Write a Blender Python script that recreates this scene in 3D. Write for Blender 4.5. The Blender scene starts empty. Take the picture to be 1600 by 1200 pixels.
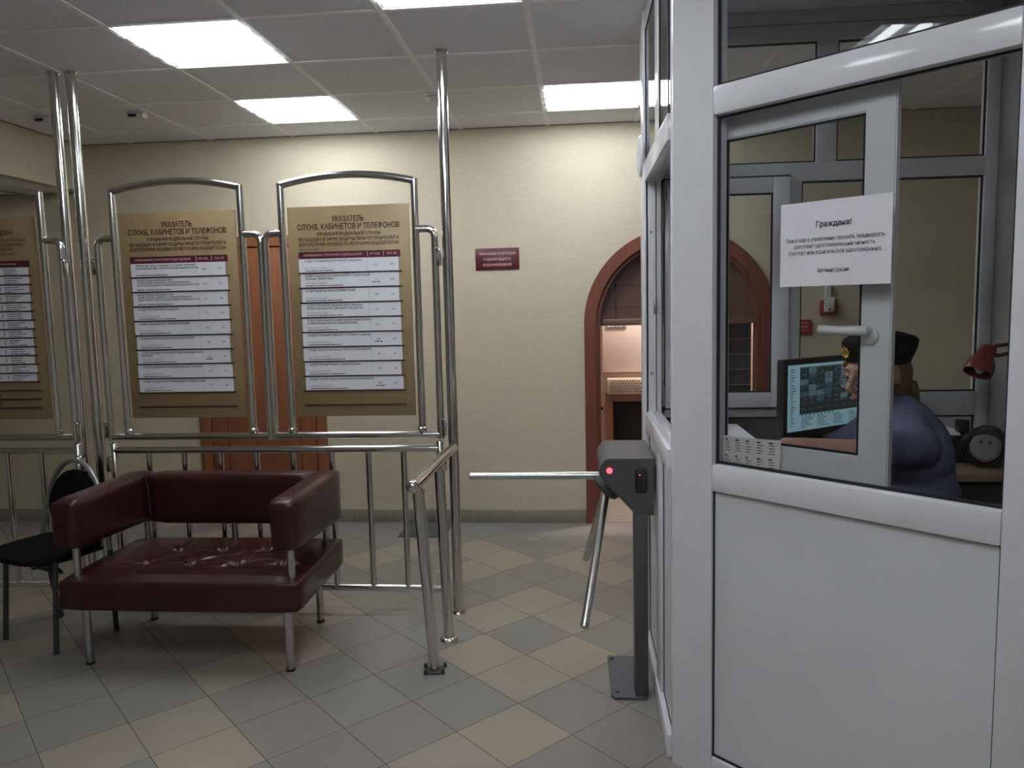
import bpy, bmesh, math, random
from mathutils import Vector as V, Matrix, Quaternion
rnd = random.Random(7)
sc = bpy.context.scene
COL = sc.collection

# ------------------------------------------------------------------ camera, world, exposure
cam_d = bpy.data.cameras.new('camera')
cam = bpy.data.objects.new('camera', cam_d)
COL.objects.link(cam)
cam_d.sensor_fit = 'HORIZONTAL'
cam_d.sensor_width = 36.0
cam_d.lens = 36.0 * 1200.0 / 1600.0
cam_d.clip_start = 0.05
CR = ((0.9959771882580718, 0.013529470686891256, 0.08857987295361061),
      (0.08668649592062316, 0.1048493807801823, -0.9907028105214075),
      (-0.02269122946314346, 0.9943960784179234, 0.10325476905453851))
mw = Matrix(CR).to_4x4()
mw.translation = V((0, 0, 1.6))
cam.matrix_world = mw
sc.camera = cam
sc.view_settings.view_transform = 'Standard'
sc.view_settings.look = 'None'
sc.view_settings.gamma = 1.0
sc.view_settings.use_curve_mapping = False
sc.view_settings.exposure = 0.0
TZ = 0.004             # height of the tubes above the ceiling plane
LAMP = 27.0            # glow of the ceiling tubes
wd = bpy.data.worlds.new('world'); sc.world = wd
wd.use_nodes = True
wd.node_tree.nodes['Background'].inputs[0].default_value = (0.5, 0.5, 0.52, 1)
wd.node_tree.nodes['Background'].inputs[1].default_value = 0.05

CEIL = 2.835
YB = 5.51             # back wall
BX = 0.293            # outer side face of the booth

# ------------------------------------------------------------------ materials
def nt(name):
    m = bpy.data.materials.new(name); m.use_nodes = True
    t = m.node_tree; b = t.nodes['Principled BSDF']
    return m, t, b
def N(t, kind, **kw):
    n = t.nodes.new(kind)
    for k, v in kw.items(): setattr(n, k, v)
    return n
def noise(t, scale, detail=3.0, sx=(1, 1, 1), coord='Object'):
    tc = N(t, 'ShaderNodeTexCoord'); mp = N(t, 'ShaderNodeMapping'); nz = N(t, 'ShaderNodeTexNoise')
    mp.inputs['Scale'].default_value = sx
    nz.inputs['Scale'].default_value = scale; nz.inputs['Detail'].default_value = detail
    t.links.new(tc.outputs[coord], mp.inputs[0]); t.links.new(mp.outputs[0], nz.inputs['Vector'])
    return nz
def ramp(t, src, c0, c1, p0=0.35, p1=0.65):
    r = N(t, 'ShaderNodeValToRGB')
    r.color_ramp.elements[0].position = p0; r.color_ramp.elements[1].position = p1
    r.color_ramp.elements[0].color = (*c0, 1); r.color_ramp.elements[1].color = (*c1, 1)
    t.links.new(src, r.inputs[0]); return r
def bump(t, b, src, strength, dist=0.01):
    n = N(t, 'ShaderNodeBump'); n.inputs['Strength'].default_value = strength; n.inputs['Distance'].default_value = dist
    t.links.new(src, n.inputs['Height']); t.links.new(n.outputs[0], b.inputs['Normal'])
def mat(name, col, rough=0.5, metal=0.0, var=0.08, scale=12.0, bmp=0.0, sx=(1, 1, 1), spec=0.5):
    m, t, b = nt(name)
    nz = noise(t, scale, 4.0, sx)
    c0 = tuple(max(0, c * (1 - var)) for c in col); c1 = tuple(min(1, c * (1 + var)) for c in col)
    r = ramp(t, nz.outputs['Fac'], c0, c1)
    t.links.new(r.outputs[0], b.inputs['Base Color'])
    b.inputs['Roughness'].default_value = rough; b.inputs['Metallic'].default_value = metal
    b.inputs['Specular IOR Level'].default_value = spec
    if bmp: bump(t, b, nz.outputs['Fac'], bmp)
    return m
def emis(name, col, s):
    m, t, b = nt(name)
    b.inputs['Base Color'].default_value = (*[min(1, c * 0.8) for c in col], 1)
    b.inputs['Emission Color'].default_value = (*col, 1); b.inputs['Emission Strength'].default_value = s
    return m
def glass(name, tint, refl=1.0):
    m, t, b = nt(name)
    t.nodes.remove(b)
    out = t.nodes['Material Output']
    tr = N(t, 'ShaderNodeBsdfTransparent'); tr.inputs[0].default_value = (*tint, 1)
    gl = N(t, 'ShaderNodeBsdfGlossy'); gl.inputs['Roughness'].default_value = 0.01
    fr = N(t, 'ShaderNodeFresnel'); fr.inputs[0].default_value = 1.45
    mu = N(t, 'ShaderNodeMath', operation='MULTIPLY'); mu.inputs[1].default_value = refl
    mx = N(t, 'ShaderNodeMixShader')
    t.links.new(fr.outputs[0], mu.inputs[0]); t.links.new(mu.outputs[0], mx.inputs[0])
    t.links.new(tr.outputs[0], mx.inputs[1]); t.links.new(gl.outputs[0], mx.inputs[2])
    t.links.new(mx.outputs[0], out.inputs[0]); return m

def wall_paper(name, c0, c1):
    m, t, b = nt(name)
    nz = noise(t, 30, 5, (0.7, 0.7, 7.0)); r = ramp(t, nz.outputs['Fac'], c0, c1, 0.3, 0.7)
    t.links.new(r.outputs[0], b.inputs['Base Color']); b.inputs['Roughness'].default_value = 0.75
    bump(t, b, nz.outputs['Fac'], 0.25, 0.004); return m
def wood(name, c0, c1, axis=2, rough=0.4):
    m, t, b = nt(name)
    sx = [9, 9, 9]; sx[axis] = 0.7
    nz = noise(t, 4, 6, tuple(sx)); r = ramp(t, nz.outputs['Fac'], c0, c1, 0.3, 0.7)
    t.links.new(r.outputs[0], b.inputs['Base Color']); b.inputs['Roughness'].default_value = rough
    bump(t, b, nz.outputs['Fac'], 0.1, 0.004); return m

M = {}
M['wall'] = wall_paper('cream_wallpaper', (0.535, 0.468, 0.345), (0.60, 0.528, 0.40))
M['wall_white'] = mat('painted_wall', (0.62, 0.60, 0.55), 0.8)
M['pink'] = mat('pinkish_plaster', (0.50, 0.40, 0.35), 0.7, var=0.04)
M['pinkboard'] = mat('pale_pink_board', (0.80, 0.71, 0.675), 0.5, var=0.02)
def ceil_mat():
    m, t, b = nt('mineral_ceiling_tile')
    nz = noise(t, 160, 6); nz2 = noise(t, 1.3, 2)
    r = ramp(t, nz.outputs['Fac'], (0.76, 0.775, 0.83), (0.87, 0.885, 0.94), 0.35, 0.6)
    t.links.new(r.outputs[0], b.inputs['Base Color']); b.inputs['Roughness'].default_value = 0.9
    bump(t, b, nz.outputs['Fac'], 0.3, 0.003); return m
M['ceil'] = ceil_mat()
M['tbar'] = mat('ceiling_grid_white', (0.94, 0.94, 0.955), 0.5, var=0.03)
M['gap'] = mat('shadow_gap', (0.12, 0.11, 0.11), 0.9)
def tile_mat(name, c0, c1):
    m, t, b = nt(name)
    nz = noise(t, 220, 3); nz2 = noise(t, 2.2, 3)
    r = ramp(t, nz.outputs['Fac'], c0, c1, 0.35, 0.65)
    mx = N(t, 'ShaderNodeMix', data_type='RGBA', blend_type='MULTIPLY'); mx.inputs[0].default_value = 0.5
    r2 = ramp(t, nz2.outputs['Fac'], (0.86, 0.84, 0.83), (1, 1, 1), 0.3, 0.7)
    t.links.new(r.outputs[0], mx.inputs[6]); t.links.new(r2.outputs[0], mx.inputs[7])
    t.links.new(mx.outputs[2], b.inputs['Base Color'])
    b.inputs['Roughness'].default_value = 0.42; b.inputs['Specular IOR Level'].default_value = 0.45
    bump(t, b, nz2.outputs['Fac'], 0.05, 0.004); return m
M['tileL'] = tile_mat('beige_floor_tile', (0.295, 0.252, 0.200), (0.348, 0.300, 0.242))
M['tileD'] = tile_mat('grey_floor_tile', (0.215, 0.205, 0.183), (0.265, 0.252, 0.226))
M['tileL2'] = tile_mat('warm_beige_floor_tile', (0.315, 0.258, 0.200), (0.365, 0.305, 0.240))
M['tileD2'] = tile_mat('pinkish_grey_floor_tile', (0.222, 0.200, 0.180), (0.270, 0.246, 0.222))
M['grout'] = mat('dark_grout', (0.09, 0.075, 0.06), 0.9)
M['skirt'] = tile_mat('skirting_tile', (0.24, 0.215, 0.18), (0.29, 0.26, 0.215))
M['chrome'] = mat('polished_steel', (0.66, 0.65, 0.63), 0.13, 1.0, var=0.05, scale=3)
M['steel'] = mat('brushed_steel', (0.55, 0.54, 0.53), 0.26, 1.0, var=0.08, scale=40)
M['greymetal'] = mat('grey_painted_tube', (0.30, 0.31, 0.31), 0.35, 0.6)
M['darkmetal'] = mat('dark_tube', (0.06, 0.065, 0.065), 0.4, 0.5)
M['turn'] = mat('dark_grey_powder_coat', (0.085, 0.083, 0.085), 0.45, 0.25, var=0.2, scale=180, bmp=0.1)
M['plate'] = mat('grey_base_plate', (0.10, 0.105, 0.12), 0.5, 0.3, var=0.15, scale=120)
M['black'] = mat('black_plastic', (0.012, 0.012, 0.014), 0.35)
M['fabric'] = mat('black_fabric', (0.008, 0.0085, 0.009), 0.95, var=0.3, scale=250, bmp=0.2, spec=0.08)
def leather():
    m, t, b = nt('burgundy_leather')
    nz = noise(t, 60, 5); nz2 = noise(t, 3, 3)
    r = ramp(t, nz2.outputs['Fac'], (0.032, 0.0085, 0.0085), (0.050, 0.0125, 0.0125))
    t.links.new(r.outputs[0], b.inputs['Base Color']); b.inputs['Roughness'].default_value = 0.30; b.inputs['Specular IOR Level'].default_value = 0.38
    bump(t, b, nz.outputs['Fac'], 0.12, 0.004); return m
M['leather'] = leather()
M['pvc'] = mat('white_pvc', (0.74, 0.74, 0.77), 0.16, var=0.02, scale=14, bmp=0.012)
M['pvcp'] = mat('white_sandwich_panel', (0.70, 0.715, 0.735), 0.42, var=0.02, scale=3)
M['pvcin'] = mat('grey_white_inner_pvc', (0.56, 0.56, 0.575), 0.4, var=0.04)
M['pvcdark'] = mat('dark_grey_panel', (0.105, 0.11, 0.115), 0.5, var=0.04)
M['pvcwall'] = mat('grey_side_panel', (0.27, 0.27, 0.265), 0.5, var=0.06)
M['gasket'] = mat('black_rubber_gasket', (0.008, 0.010, 0.016), 0.6)
M['glass'] = glass('window_glass', (0.965, 0.975, 0.975), 0.55)
M['glassside'] = glass('side_glass', (0.98, 0.985, 0.985), 0.9)
M['glass2'] = glass('clear_glass', (0.98, 0.985, 0.985), 0.5)
M['arch'] = wood('mahogany_casing', (0.135, 0.036, 0.019), (0.19, 0.052, 0.027), 2, 0.55)
M['archin'] = mat('brown_fanlight_panel', (0.150, 0.078, 0.062), 0.25, var=0.06, scale=3)
M['archline'] = mat('brown_groove', (0.06, 0.03, 0.024), 0.6)
M['beam'] = wood('brown_beam', (0.15, 0.075, 0.055), (0.18, 0.09, 0.066), 0)
M['door'] = wood('orange_brown_door', (0.235, 0.085, 0.036), (0.29, 0.105, 0.046))
M['doorline'] = mat('door_gap', (0.06, 0.02, 0.01), 0.7)
M['niche'] = wood('brown_niche_frame', (0.20, 0.085, 0.05), (0.25, 0.11, 0.07))
M['dark'] = mat('dark_opening', (0.010, 0.010, 0.009), 0.8)
M['redbrown'] = mat('red_brown_lower_panel', (0.17, 0.062, 0.05), 0.5)
M['slat'] = mat('dark_slats', (0.045, 0.042, 0.038), 0.5)
M['slatedge'] = mat('slat_edge', (0.16, 0.14, 0.12), 0.5)
M['grille'] = mat('beige_grille_box', (0.50, 0.41, 0.32), 0.5)
M['hole'] = mat('grille_hole', (0.10, 0.07, 0.05), 0.8)
M['board'] = mat('gold_brown_board', (0.27, 0.19, 0.098), 0.38, 0.1, var=0.06, scale=9)
M['card'] = mat('white_card', (0.72, 0.73, 0.77), 0.6, var=0.03)
M['ink'] = mat('black_ink', (0.02, 0.02, 0.025), 0.7)
M['inkgrey'] = mat('grey_ink', (0.22, 0.22, 0.24), 0.7)
M['brownink'] = mat('dark_brown_lettering', (0.055, 0.022, 0.014), 0.5)
M['burg'] = mat('burgundy_strip', (0.085, 0.012, 0.022), 0.4)
M['slot'] = mat('dark_plum_slot', (0.05, 0.012, 0.02), 0.4)
M['signred'] = mat('burgundy_sign', (0.095, 0.012, 0.020), 0.35, var=0.04)
M['signtext'] = mat('pale_sign_lettering', (0.62, 0.42, 0.40), 0.5)
M['paper'] = mat('white_paper', (0.80, 0.79, 0.84), 0.7, var=0.02)
M['paper2'] = mat('yellowish_paper', (0.82, 0.81, 0.74), 0.7, var=0.03)
M['red'] = mat('red_plastic', (0.30, 0.02, 0.022), 0.4)
M['lampred'] = mat('dark_red_enamel', (0.17, 0.022, 0.022), 0.35)
M['whitep'] = mat('white_plastic', (0.72, 0.72, 0.72), 0.35)
M['desk'] = wood('brown_desktop', (0.26, 0.16, 0.095), (0.33, 0.21, 0.125), 0)
M['deskd'] = mat('dark_desk_side', (0.05, 0.042, 0.036), 0.6)
M['skin'] = mat('skin', (0.50, 0.27, 0.20), 0.5, var=0.06, scale=20)
M['shirt'] = mat('blue_grey_cotton', (0.125, 0.135, 0.225), 0.85, var=0.12, scale=14, bmp=0.3)
M['cap'] = mat('black_wool', (0.010, 0.011, 0.014), 0.9, var=0.3, scale=150, bmp=0.15, spec=0.1)
M['hair'] = mat('brown_hair', (0.16, 0.085, 0.035), 0.6, var=0.4, scale=60, sx=(6, 6, 0.7), bmp=0.3)
M['trouser'] = mat('dark_trousers', (0.02, 0.022, 0.03), 0.9)
M['gold'] = mat('gold_badge', (0.75, 0.45, 0.12), 0.25, 1.0)
M['eye'] = mat('eye_white', (0.75, 0.72, 0.70), 0.3)
M['iris'] = mat('brown_iris', (0.05, 0.025, 0.012), 0.2)
M['lips'] = mat('lips', (0.42, 0.15, 0.13), 0.5)
M['mat'] = mat('dark_floor_mat', (0.075, 0.082, 0.078), 0.9, var=0.2, scale=200)
M['lampgrey'] = mat('lamp_frame_white', (0.75, 0.75, 0.76), 0.4, var=0.02)
M['reflector'] = mat('white_reflector', (0.86, 0.86, 0.87), 0.35, var=0.01)
M['tube'] = emis('glowing_tube', (0.90, 0.955, 1.0), LAMP)
M['warm'] = emis('warm_bulb', (1.0, 0.90, 0.86), 480.0)
M['led'] = emis('red_led', (1.0, 0.045, 0.06), 5.0)
M['scrL'] = emis('screen_pale', (0.30, 0.50, 0.58), 0.40)
M['scrT'] = emis('screen_text', (0.05, 0.10, 0.13), 0.25)
M['scrD'] = emis('screen_dark', (0.010, 0.020, 0.026), 0.35)
for i, c in enumerate(((0.018, 0.036, 0.048), (0.035, 0.075, 0.095), (0.10, 0.16, 0.19), (0.022, 0.032, 0.030))):
    M['scr%d' % i] = emis('screen_tile_%s' % 'abcd'[i], c, 0.5)

# ------------------------------------------------------------------ mesh builder
ORG = {}
class MB:
    def __init__(s): s.bm = bmesh.new(); s.mi = 0
    def setm(s, i): s.mi = i; return s
    def _fin(s, fs):
        for f in fs: f.material_index = s.mi
    def box(s, lo, hi, bev=0.0, mtx=None, seg=2):
        lo = V(lo); hi = V(hi)
        c = (lo + hi) / 2; d = hi - lo
        m = Matrix.Translation(c) @ Matrix.Diagonal((d.x, d.y, d.z, 1))
        r = bmesh.ops.create_cube(s.bm, size=1.0, matrix=m)
        vs = r['verts']
        if bev > 0:
            es = list({e for v in vs for e in v.link_edges})
            r2 = bmesh.ops.bevel(s.bm, geom=es, offset=bev, segments=seg, profile=0.5, affect='EDGES')
            vs = list({v for f in r2['faces'] for v in f.verts} | {v for v in vs if v.is_valid})
        if mtx is not None: bmesh.ops.transform(s.bm, matrix=mtx, verts=vs)
        s._fin({f for v in vs for f in v.link_faces})
        return s
    def quad(s, pts):
        f = s.bm.faces.new([s.bm.verts.new(p) for p in pts]); f.material_index = s.mi; return s
    def prism(s, poly, ext):
        """poly: 3-D points (planar); ext: extrusion vector"""
        ext = V(ext); a = [s.bm.verts.new(V(p)) for p in poly]; b = [s.bm.verts.new(V(p) + ext) for p in poly]
        n = len(a); fs = [s.bm.faces.new(list(reversed(a))), s.bm.faces.new(b)]
        for i in range(n): fs.append(s.bm.faces.new((a[i], a[(i + 1) % n], b[(i + 1) % n], b[i])))
        bmesh.ops.recalc_face_normals(s.bm, faces=fs); s._fin(fs); return s
    def tube(s, pts, r, seg=14, caps=True, closed=False):
        pts = [V(p) for p in pts]; n = len(pts)
        rs = r if isinstance(r, (list, tuple)) else [r] * n
        rings = []; up = None
        for i, p in enumerate(pts):
            if closed: d = (pts[(i + 1) % n] - pts[i - 1])
            elif i == 0: d = pts[1] - pts[0]
            elif i == n - 1: d = pts[-1] - pts[-2]
            else: d = (pts[i + 1] - p).normalized() + (p - pts[i - 1]).normalized()
            d.normalize()
            if up is None:
                up = V((0, 0, 1)) if abs(d.z) < 0.9 else V((0, 1, 0))
            a = up - d * up.dot(d)
            if a.length < 1e-6: a = V((1, 0, 0)) - d * d.x
            a.normalize(); up = a; b = d.cross(a)
            k = 1.0
            if 0 < i < n - 1 and not closed:
                cs = d.dot((p - pts[i - 1]).normalized()); k = 1 / max(cs, 0.5)
            rings.append([s.bm.verts.new(p + (a * math.cos(q) + b * math.sin(q)) * rs[i] * (k if k < 1.2 else k)) for q in [2 * math.pi * j / seg for j in range(seg)]])
        fs = []
        m = n if closed else n - 1
        for i in range(m):
            A = rings[i]; B = rings[(i + 1) % n]
            for j in range(seg): fs.append(s.bm.faces.new((A[j], A[(j + 1) % seg], B[(j + 1) % seg], B[j])))
        if caps and not closed:
            fs.append(s.bm.faces.new(list(reversed(rings[0])))); fs.append(s.bm.faces.new(rings[-1]))
        bmesh.ops.recalc_face_normals(s.bm, faces=fs); s._fin(fs); return s
    def cyl(s, p0, p1, r, seg=20): return s.tube([p0, p1], r, seg)
    def ell(s, c, rad, rot=None, u=20, v=14):
        m = Matrix.Translation(V(c)) @ (rot.to_4x4() if rot is not None else Matrix.Identity(4)) @ Matrix.Diagonal((*rad, 1))
        r = bmesh.ops.create_uvsphere(s.bm, u_segments=u, v_segments=v, radius=1.0, matrix=m)
        s._fin({f for w in r['verts'] for f in w.link_faces}); return s
    def loft(s, rings, caps=True):
        R = [[s.bm.verts.new(V(p)) for p in ring] for ring in rings]; fs = []
        k = len(R[0])
        for A, B in zip(R, R[1:]):
            for j in range(k): fs.append(s.bm.faces.new((A[j], A[(j + 1) % k], B[(j + 1) % k], B[j])))
        if caps: fs.append(s.bm.faces.new(list(reversed(R[0])))); fs.append(s.bm.faces.new(R[-1]))
        bmesh.ops.recalc_face_normals(s.bm, faces=fs); s._fin(fs); return s
    def build(s, name, mats, parent=None, smooth=True, sharp=38, mesh_only=False):
        if not isinstance(mats, (list, tuple)): mats = [mats]
        org = V(ORG[parent.name]) if parent is not None else V((0, 0, 0))
        bmesh.ops.transform(s.bm, matrix=Matrix.Translation(-org), verts=s.bm.verts)
        if smooth:
            ca = math.radians(sharp)
            for f in s.bm.faces: f.smooth = True
            for e in s.bm.edges:
                if len(e.link_faces) == 2 and e.calc_face_angle(0) > ca: e.smooth = False
        me = bpy.data.meshes.new(name); s.bm.to_mesh(me); s.bm.free()
        for m in mats: me.materials.append(m)
        o = bpy.data.objects.new(name, me); COL.objects.link(o)
        if parent is not None: o.parent = parent
        ORG[o.name] = tuple(org); return o

def tag(o, label, cat, group=None):
    o['label'] = label; o['category'] = cat
    if group: o['group'] = group
    return o
def thing(name, label, cat, loc=(0, 0, 0), group=None):
    o = bpy.data.objects.new(name, None); COL.objects.link(o)
    o.empty_display_size = 0.1; o.location = loc; ORG[o.name] = tuple(loc)
    return tag(o, label, cat, group)
def struct(o):
    o['kind'] = 'structure'; return o
def sempty(name, loc=(0, 0, 0)):
    o = bpy.data.objects.new(name, None); COL.objects.link(o); o.location = loc; ORG[o.name] = tuple(loc); o.empty_display_size = 0.1
    return struct(o)
def copy_tree(o, delta):
    c = o.copy(); COL.objects.link(c); c.location = V(o.location) + V(delta)
    for ch in o.children:
        d = ch.copy(); COL.objects.link(d); d.parent = c
        for g in ch.children:
            e = g.copy(); COL.objects.link(e); e.parent = d
    return c
def rounded(pts, rad, n=6):
    """poly-line with its inner corners rounded"""
    pts = [V(p) for p in pts]; out = [pts[0]]
    for i in range(1, len(pts) - 1):
        a, p, b = pts[i - 1], pts[i], pts[i + 1]
        u = (a - p).normalized(); w = (b - p).normalized()
        ang = u.angle(w); d = min(rad / math.tan(ang / 2), (a - p).length * 0.49, (b - p).length * 0.49)
        p0 = p + u * d; p1 = p + w * d
        for k in range(n + 1):
            t = k / n; out.append(p0 * (1 - t) ** 2 + p * 2 * t * (1 - t) + p1 * t * t)
    out.append(pts[-1]); return out

# lettering ----------------------------------------------------------
_tc = {}
_curve = bpy.data.curves.new('lettering_source', 'FONT')
_tob = bpy.data.objects.new('lettering_source', _curve)
def glyphs(txt, bold):
    k = (txt, bold)
    if k not in _tc:
        _curve.body = txt; _curve.size = 1.0; _curve.resolution_u = 2; _curve.offset = 0.022 if bold else 0.004
        me = bpy.data.meshes.new_from_object(_tob)
        vs = [v.co.copy() for v in me.vertices]; ps = [tuple(p.vertices) for p in me.polygons]
        bpy.data.meshes.remove(me); _tc[k] = (vs, ps)
    return _tc[k]
def text(mb, txt, h, pos, ex, ez, width=None, align='C', bold=False, maxw=None):
    """flat lettering of capital height h; pos is the middle of the line, ex/ez the page axes"""
    vs, ps = glyphs(txt, bold)
    if not vs: return
    ex = V(ex); ez = V(ez); pos = V(pos)
    x0 = min(v.x for v in vs); x1 = max(v.x for v in vs)
    s = h / 0.70; sx = s
    if width: sx = width / (x1 - x0)
    elif maxw and (x1 - x0) * s > maxw: sx = maxw / (x1 - x0)
    off = {'C': (x0 + x1) / 2, 'L': x0, 'R': x1}[align]
    nv = [mb.bm.verts.new(pos + ex * ((v.x - off) * sx) + ez * ((v.y - 0.35) * s)) for v in vs]
    for p in ps:
        try: f = mb.bm.faces.new([nv[i] for i in p]); f.material_index = mb.mi
        except ValueError: pass
def scrawl(mb, x, z, w, h, y, rr):
    """an unreadable line of print: little strokes on the plane y"""
    cx = x
    while cx < x + w:
        l = h * rr.uniform(0.8, 2.6)
        mb.quad([(cx, y, z - h / 2), (min(cx + l, x + w), y, z - h / 2), (min(cx + l, x + w), y, z + h / 2), (cx, y, z + h / 2)])
        cx += l + h * rr.uniform(0.25, 0.9)

# ================================================================== THE SETTING
# floor of square tiles laid on the diagonal
P = 0.307; U0, V0 = 1.887, 2.57
LIGHT = {-2: (-2, -1), -1: (0, 1), 0: (-4, 0, 2), 1: (-5, -4, 1, 2, 4), 2: (-3, -2, 4, 5), 3: (-2, -1, 2, 3), 4: (-1, 3), 5: (-5, 1, 2), 7: (-5, -4)}
def is_light(i, j):
    if -3 <= j <= 8 and -5 <= i <= 7: return i in LIGHT.get(j, ())
    return random.Random(i * 131 + j * 977 + 5).random() < 0.38
mb = MB(); q = 1 / math.sqrt(2); g = 0.0016
def uv(u, v, z=0.0): return ((u - v) * q, (u + v) * q, z)
for j in range(-22, 26):
    for i in range(-26, 24):
        u = U0 + i * P; v = V0 + j * P
        x, y, _ = uv(u + P / 2, v + P / 2)
        if not (-5.9 < x < 3.1 and -2.9 < y < 5.8): continue
        w_ = random.Random(i * 57 + j * 31).random(); mb.setm((0 if w_ < 0.6 else 3) if is_light(i, j) else (1 if w_ < 0.6 else 4))
        mb.quad([uv(u + g, v + g), uv(u + P - g, v + g), uv(u + P - g, v + P - g), uv(u + g, v + P - g)])
X0, X1, Y0, Y1 = -5.6, 2.8, -2.6, YB
for co, no in (((X0, 0, 0), (-1, 0, 0)), ((X1, 0, 0), (1, 0, 0)), ((0, Y0, 0), (0, -1, 0)), ((0, Y1, 0), (0, 1, 0))):
    bmesh.ops.bisect_plane(mb.bm, geom=mb.bm.verts[:] + mb.bm.edges[:] + mb.bm.faces[:], plane_co=co, plane_no=no, clear_outer=True)
mb.setm(2).box((X0, Y0, -0.06), (X1, Y1, -0.0012))
struct(mb.build('floor', [M['tileL'], M['tileD'], M['grout'], M['tileL2'], M['tileD2']], smooth=False))
mb = MB().box((-0.6, YB, -0.06), (2.3, 7.2, -0.001))
struct(mb.build('floor_vestibule', M['skirt'], smooth=False))

# ceiling: tiles and exposed grid; an alcove on the left has a lower one
GX, GY, GP = -0.812, 3.905, 0.609
XB = -3.635
LIT = [(-2, -1), (-2, 1), (0, -2), (1, 1), (-1, -5), (1, -6), (0, -8)]
def ceiling(name, xa, xb, ya, yb, z, holes=()):
    mb = MB()
    mb.setm(0)
    i = math.floor((xa - GX) / GP)
    while GX + i * GP < xb:
        x0, x1 = max(xa, GX + i * GP), min(xb, GX + (i + 1) * GP)
        j = math.floor((ya - GY) / GP)
        while GY + j * GP < yb:
            y0, y1 = max(ya, GY + j * GP), min(yb, GY + (j + 1) * GP)
            if (i, j) not in holes and x1 - x0 > 1e-4 and y1 - y0 > 1e-4:
                mb.box((x0, y0, z), (x1, y1, z + 0.02))
            j += 1
        i += 1
    k = math.ceil((xa - GX) / GP)
    while GX + k * GP < xb - 0.02:
        x = GX + k * GP; mb.setm(1).box((x - 0.0135, ya, z - 0.0035), (x + 0.0135, yb, z + 0.001))
        k += 1
    k = math.ceil((ya - GY) / GP)
    while GY + k * GP < yb - 0.02:
        y = GY + k * GP
        mb.setm(1).box((xa, y - 0.012, z - 0.0034), (xb, y + 0.012, z + 0.001))
        if not holes or True:
            mb.setm(2).box((xa, y + 0.012, z - 0.0012), (xb, y + 0.0155, z + 0.001))
        k += 1
    mb.setm(2).box((xa, yb - 0.006, z - 0.004), (xb, yb, z + 0.001))
    return struct(mb.build(name, [M['ceil'], M['tbar'], M['gap']], smooth=False))
ceiling('ceiling', XB, X1, Y0, YB, CEIL, LIT)
ceiling('ceiling_alcove', X0, XB - 0.08, Y0, YB, 2.50)
mb = MB().setm(0).box((XB - 0.08, Y0, 2.495), (XB, YB, CEIL + 0.05))
mb.setm(1).box((XB - 0.001, Y0, CEIL - 0.006), (XB + 0.003, YB, CEIL - 0.0005))
struct(mb.build('wall_bulkhead', [M['wall'], M['gap']], smooth=False))

# walls
AX, AR, AZ = 0.695, 0.595, 1.447       # arch centre, clear radius, spring line
def wall_back():
    mb = MB(); y0, y1 = YB, YB + 0.16; top = CEIL + 0.05
    mb.box((X0, y0, 0), (AX - AR, y1, top)); mb.box((AX + AR, y0, 0), (X1, y1, top))
    n = 28
    for k in range(n):
        a0 = math.pi * (1 - k / n); a1 = math.pi * (1 - (k + 1) / n)
        p0 = (AX + AR * math.cos(a0), AZ + AR * math.sin(a0)); p1 = (AX + AR * math.cos(a1), AZ + AR * math.sin(a1))
        mb.prism([(p0[0], y0, p0[1]), (p1[0], y0, p1[1]), (p1[0], y0, top), (p0[0], y0, top)], (0, y1 - y0, 0))
    return struct(mb.build('wall_back', M['wall'], smooth=False))
wall_back()
struct(MB().box((X0 - 0.1, Y0, 0), (X0, YB, 2.55)).build('wall_left', M['wall'], smooth=False))
struct(MB().box((X1, Y0, 0), (X1 + 0.1, YB, CEIL + 0.05)).build('wall_right', M['wall'], smooth=False))
struct(MB().box((X0, Y0 - 0.1, 0), (X1, Y0, CEIL + 0.05)).build('wall_front', M['wall_white'], smooth=False))

# skirting tiles
mb = MB()
x = X0
edges = []
while x < X1:
    a, b = x + 0.0015, min(x + 0.30, X1) - 0.0015
    for lo, hi in ((a, min(b, -2.865)), (max(a, -1.875), min(b, 0.03)), (max(a, 1.36), b)):
        if hi - lo > 0.01: mb.box((lo, YB - 0.012, 0.0), (hi, YB, 0.098), 0.002)
    x += 0.30
struct(mb.build('baseboard_back', M['skirt']))
mb = MB(); y = Y0
while y < YB - 0.02:
    mb.box((X0, y + 0.0015, 0), (X0 + 0.012, min(y + 0.30, YB - 0.013) - 0.0015, 0.098), 0.002); y += 0.30
struct(mb.build('baseboard_left', M['skirt']))

# closed wooden door behind the sign stands
d1 = sempty('door_1', (-2.365, YB, 0))
mb = MB()
mb.box((-2.855, YB - 0.03, 0), (-2.77, YB, 2.135), 0.004).box((-1.952, YB - 0.03, 0), (-1.879, YB, 2.135), 0.004).box((-2.77, YB - 0.03, 2.06), (-1.952, YB, 2.135), 0.004)
mb.build('door_casing', M['door'], d1)
mb = MB().setm(0).box((-2.762, YB - 0.018, 0.008), (-1.960, YB - 0.004, 2.052), 0.002)
for xx in (-2.64, -2.42, -2.08):
    mb.setm(1).box((xx, YB - 0.0185, 0.1), (xx + 0.006, YB - 0.0165, 1.95))
mb.setm(1).box((-2.77, YB - 0.004, 0), (-1.952, YB - 0.001, 2.06))
mb.build('door_leaf', [M['door'], M['doorline']], d1)
mb = MB().tube([(-2.03, YB - 0.02, 1.0), (-2.03, YB - 0.07, 1.0), (-2.14, YB - 0.07, 1.0)], 0.009, 10).box((-2.05, YB - 0.024, 0.93), (-2.01, YB - 0.017, 1.07), 0.003)
mb.build('door_handle', M['steel'], d1)

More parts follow.
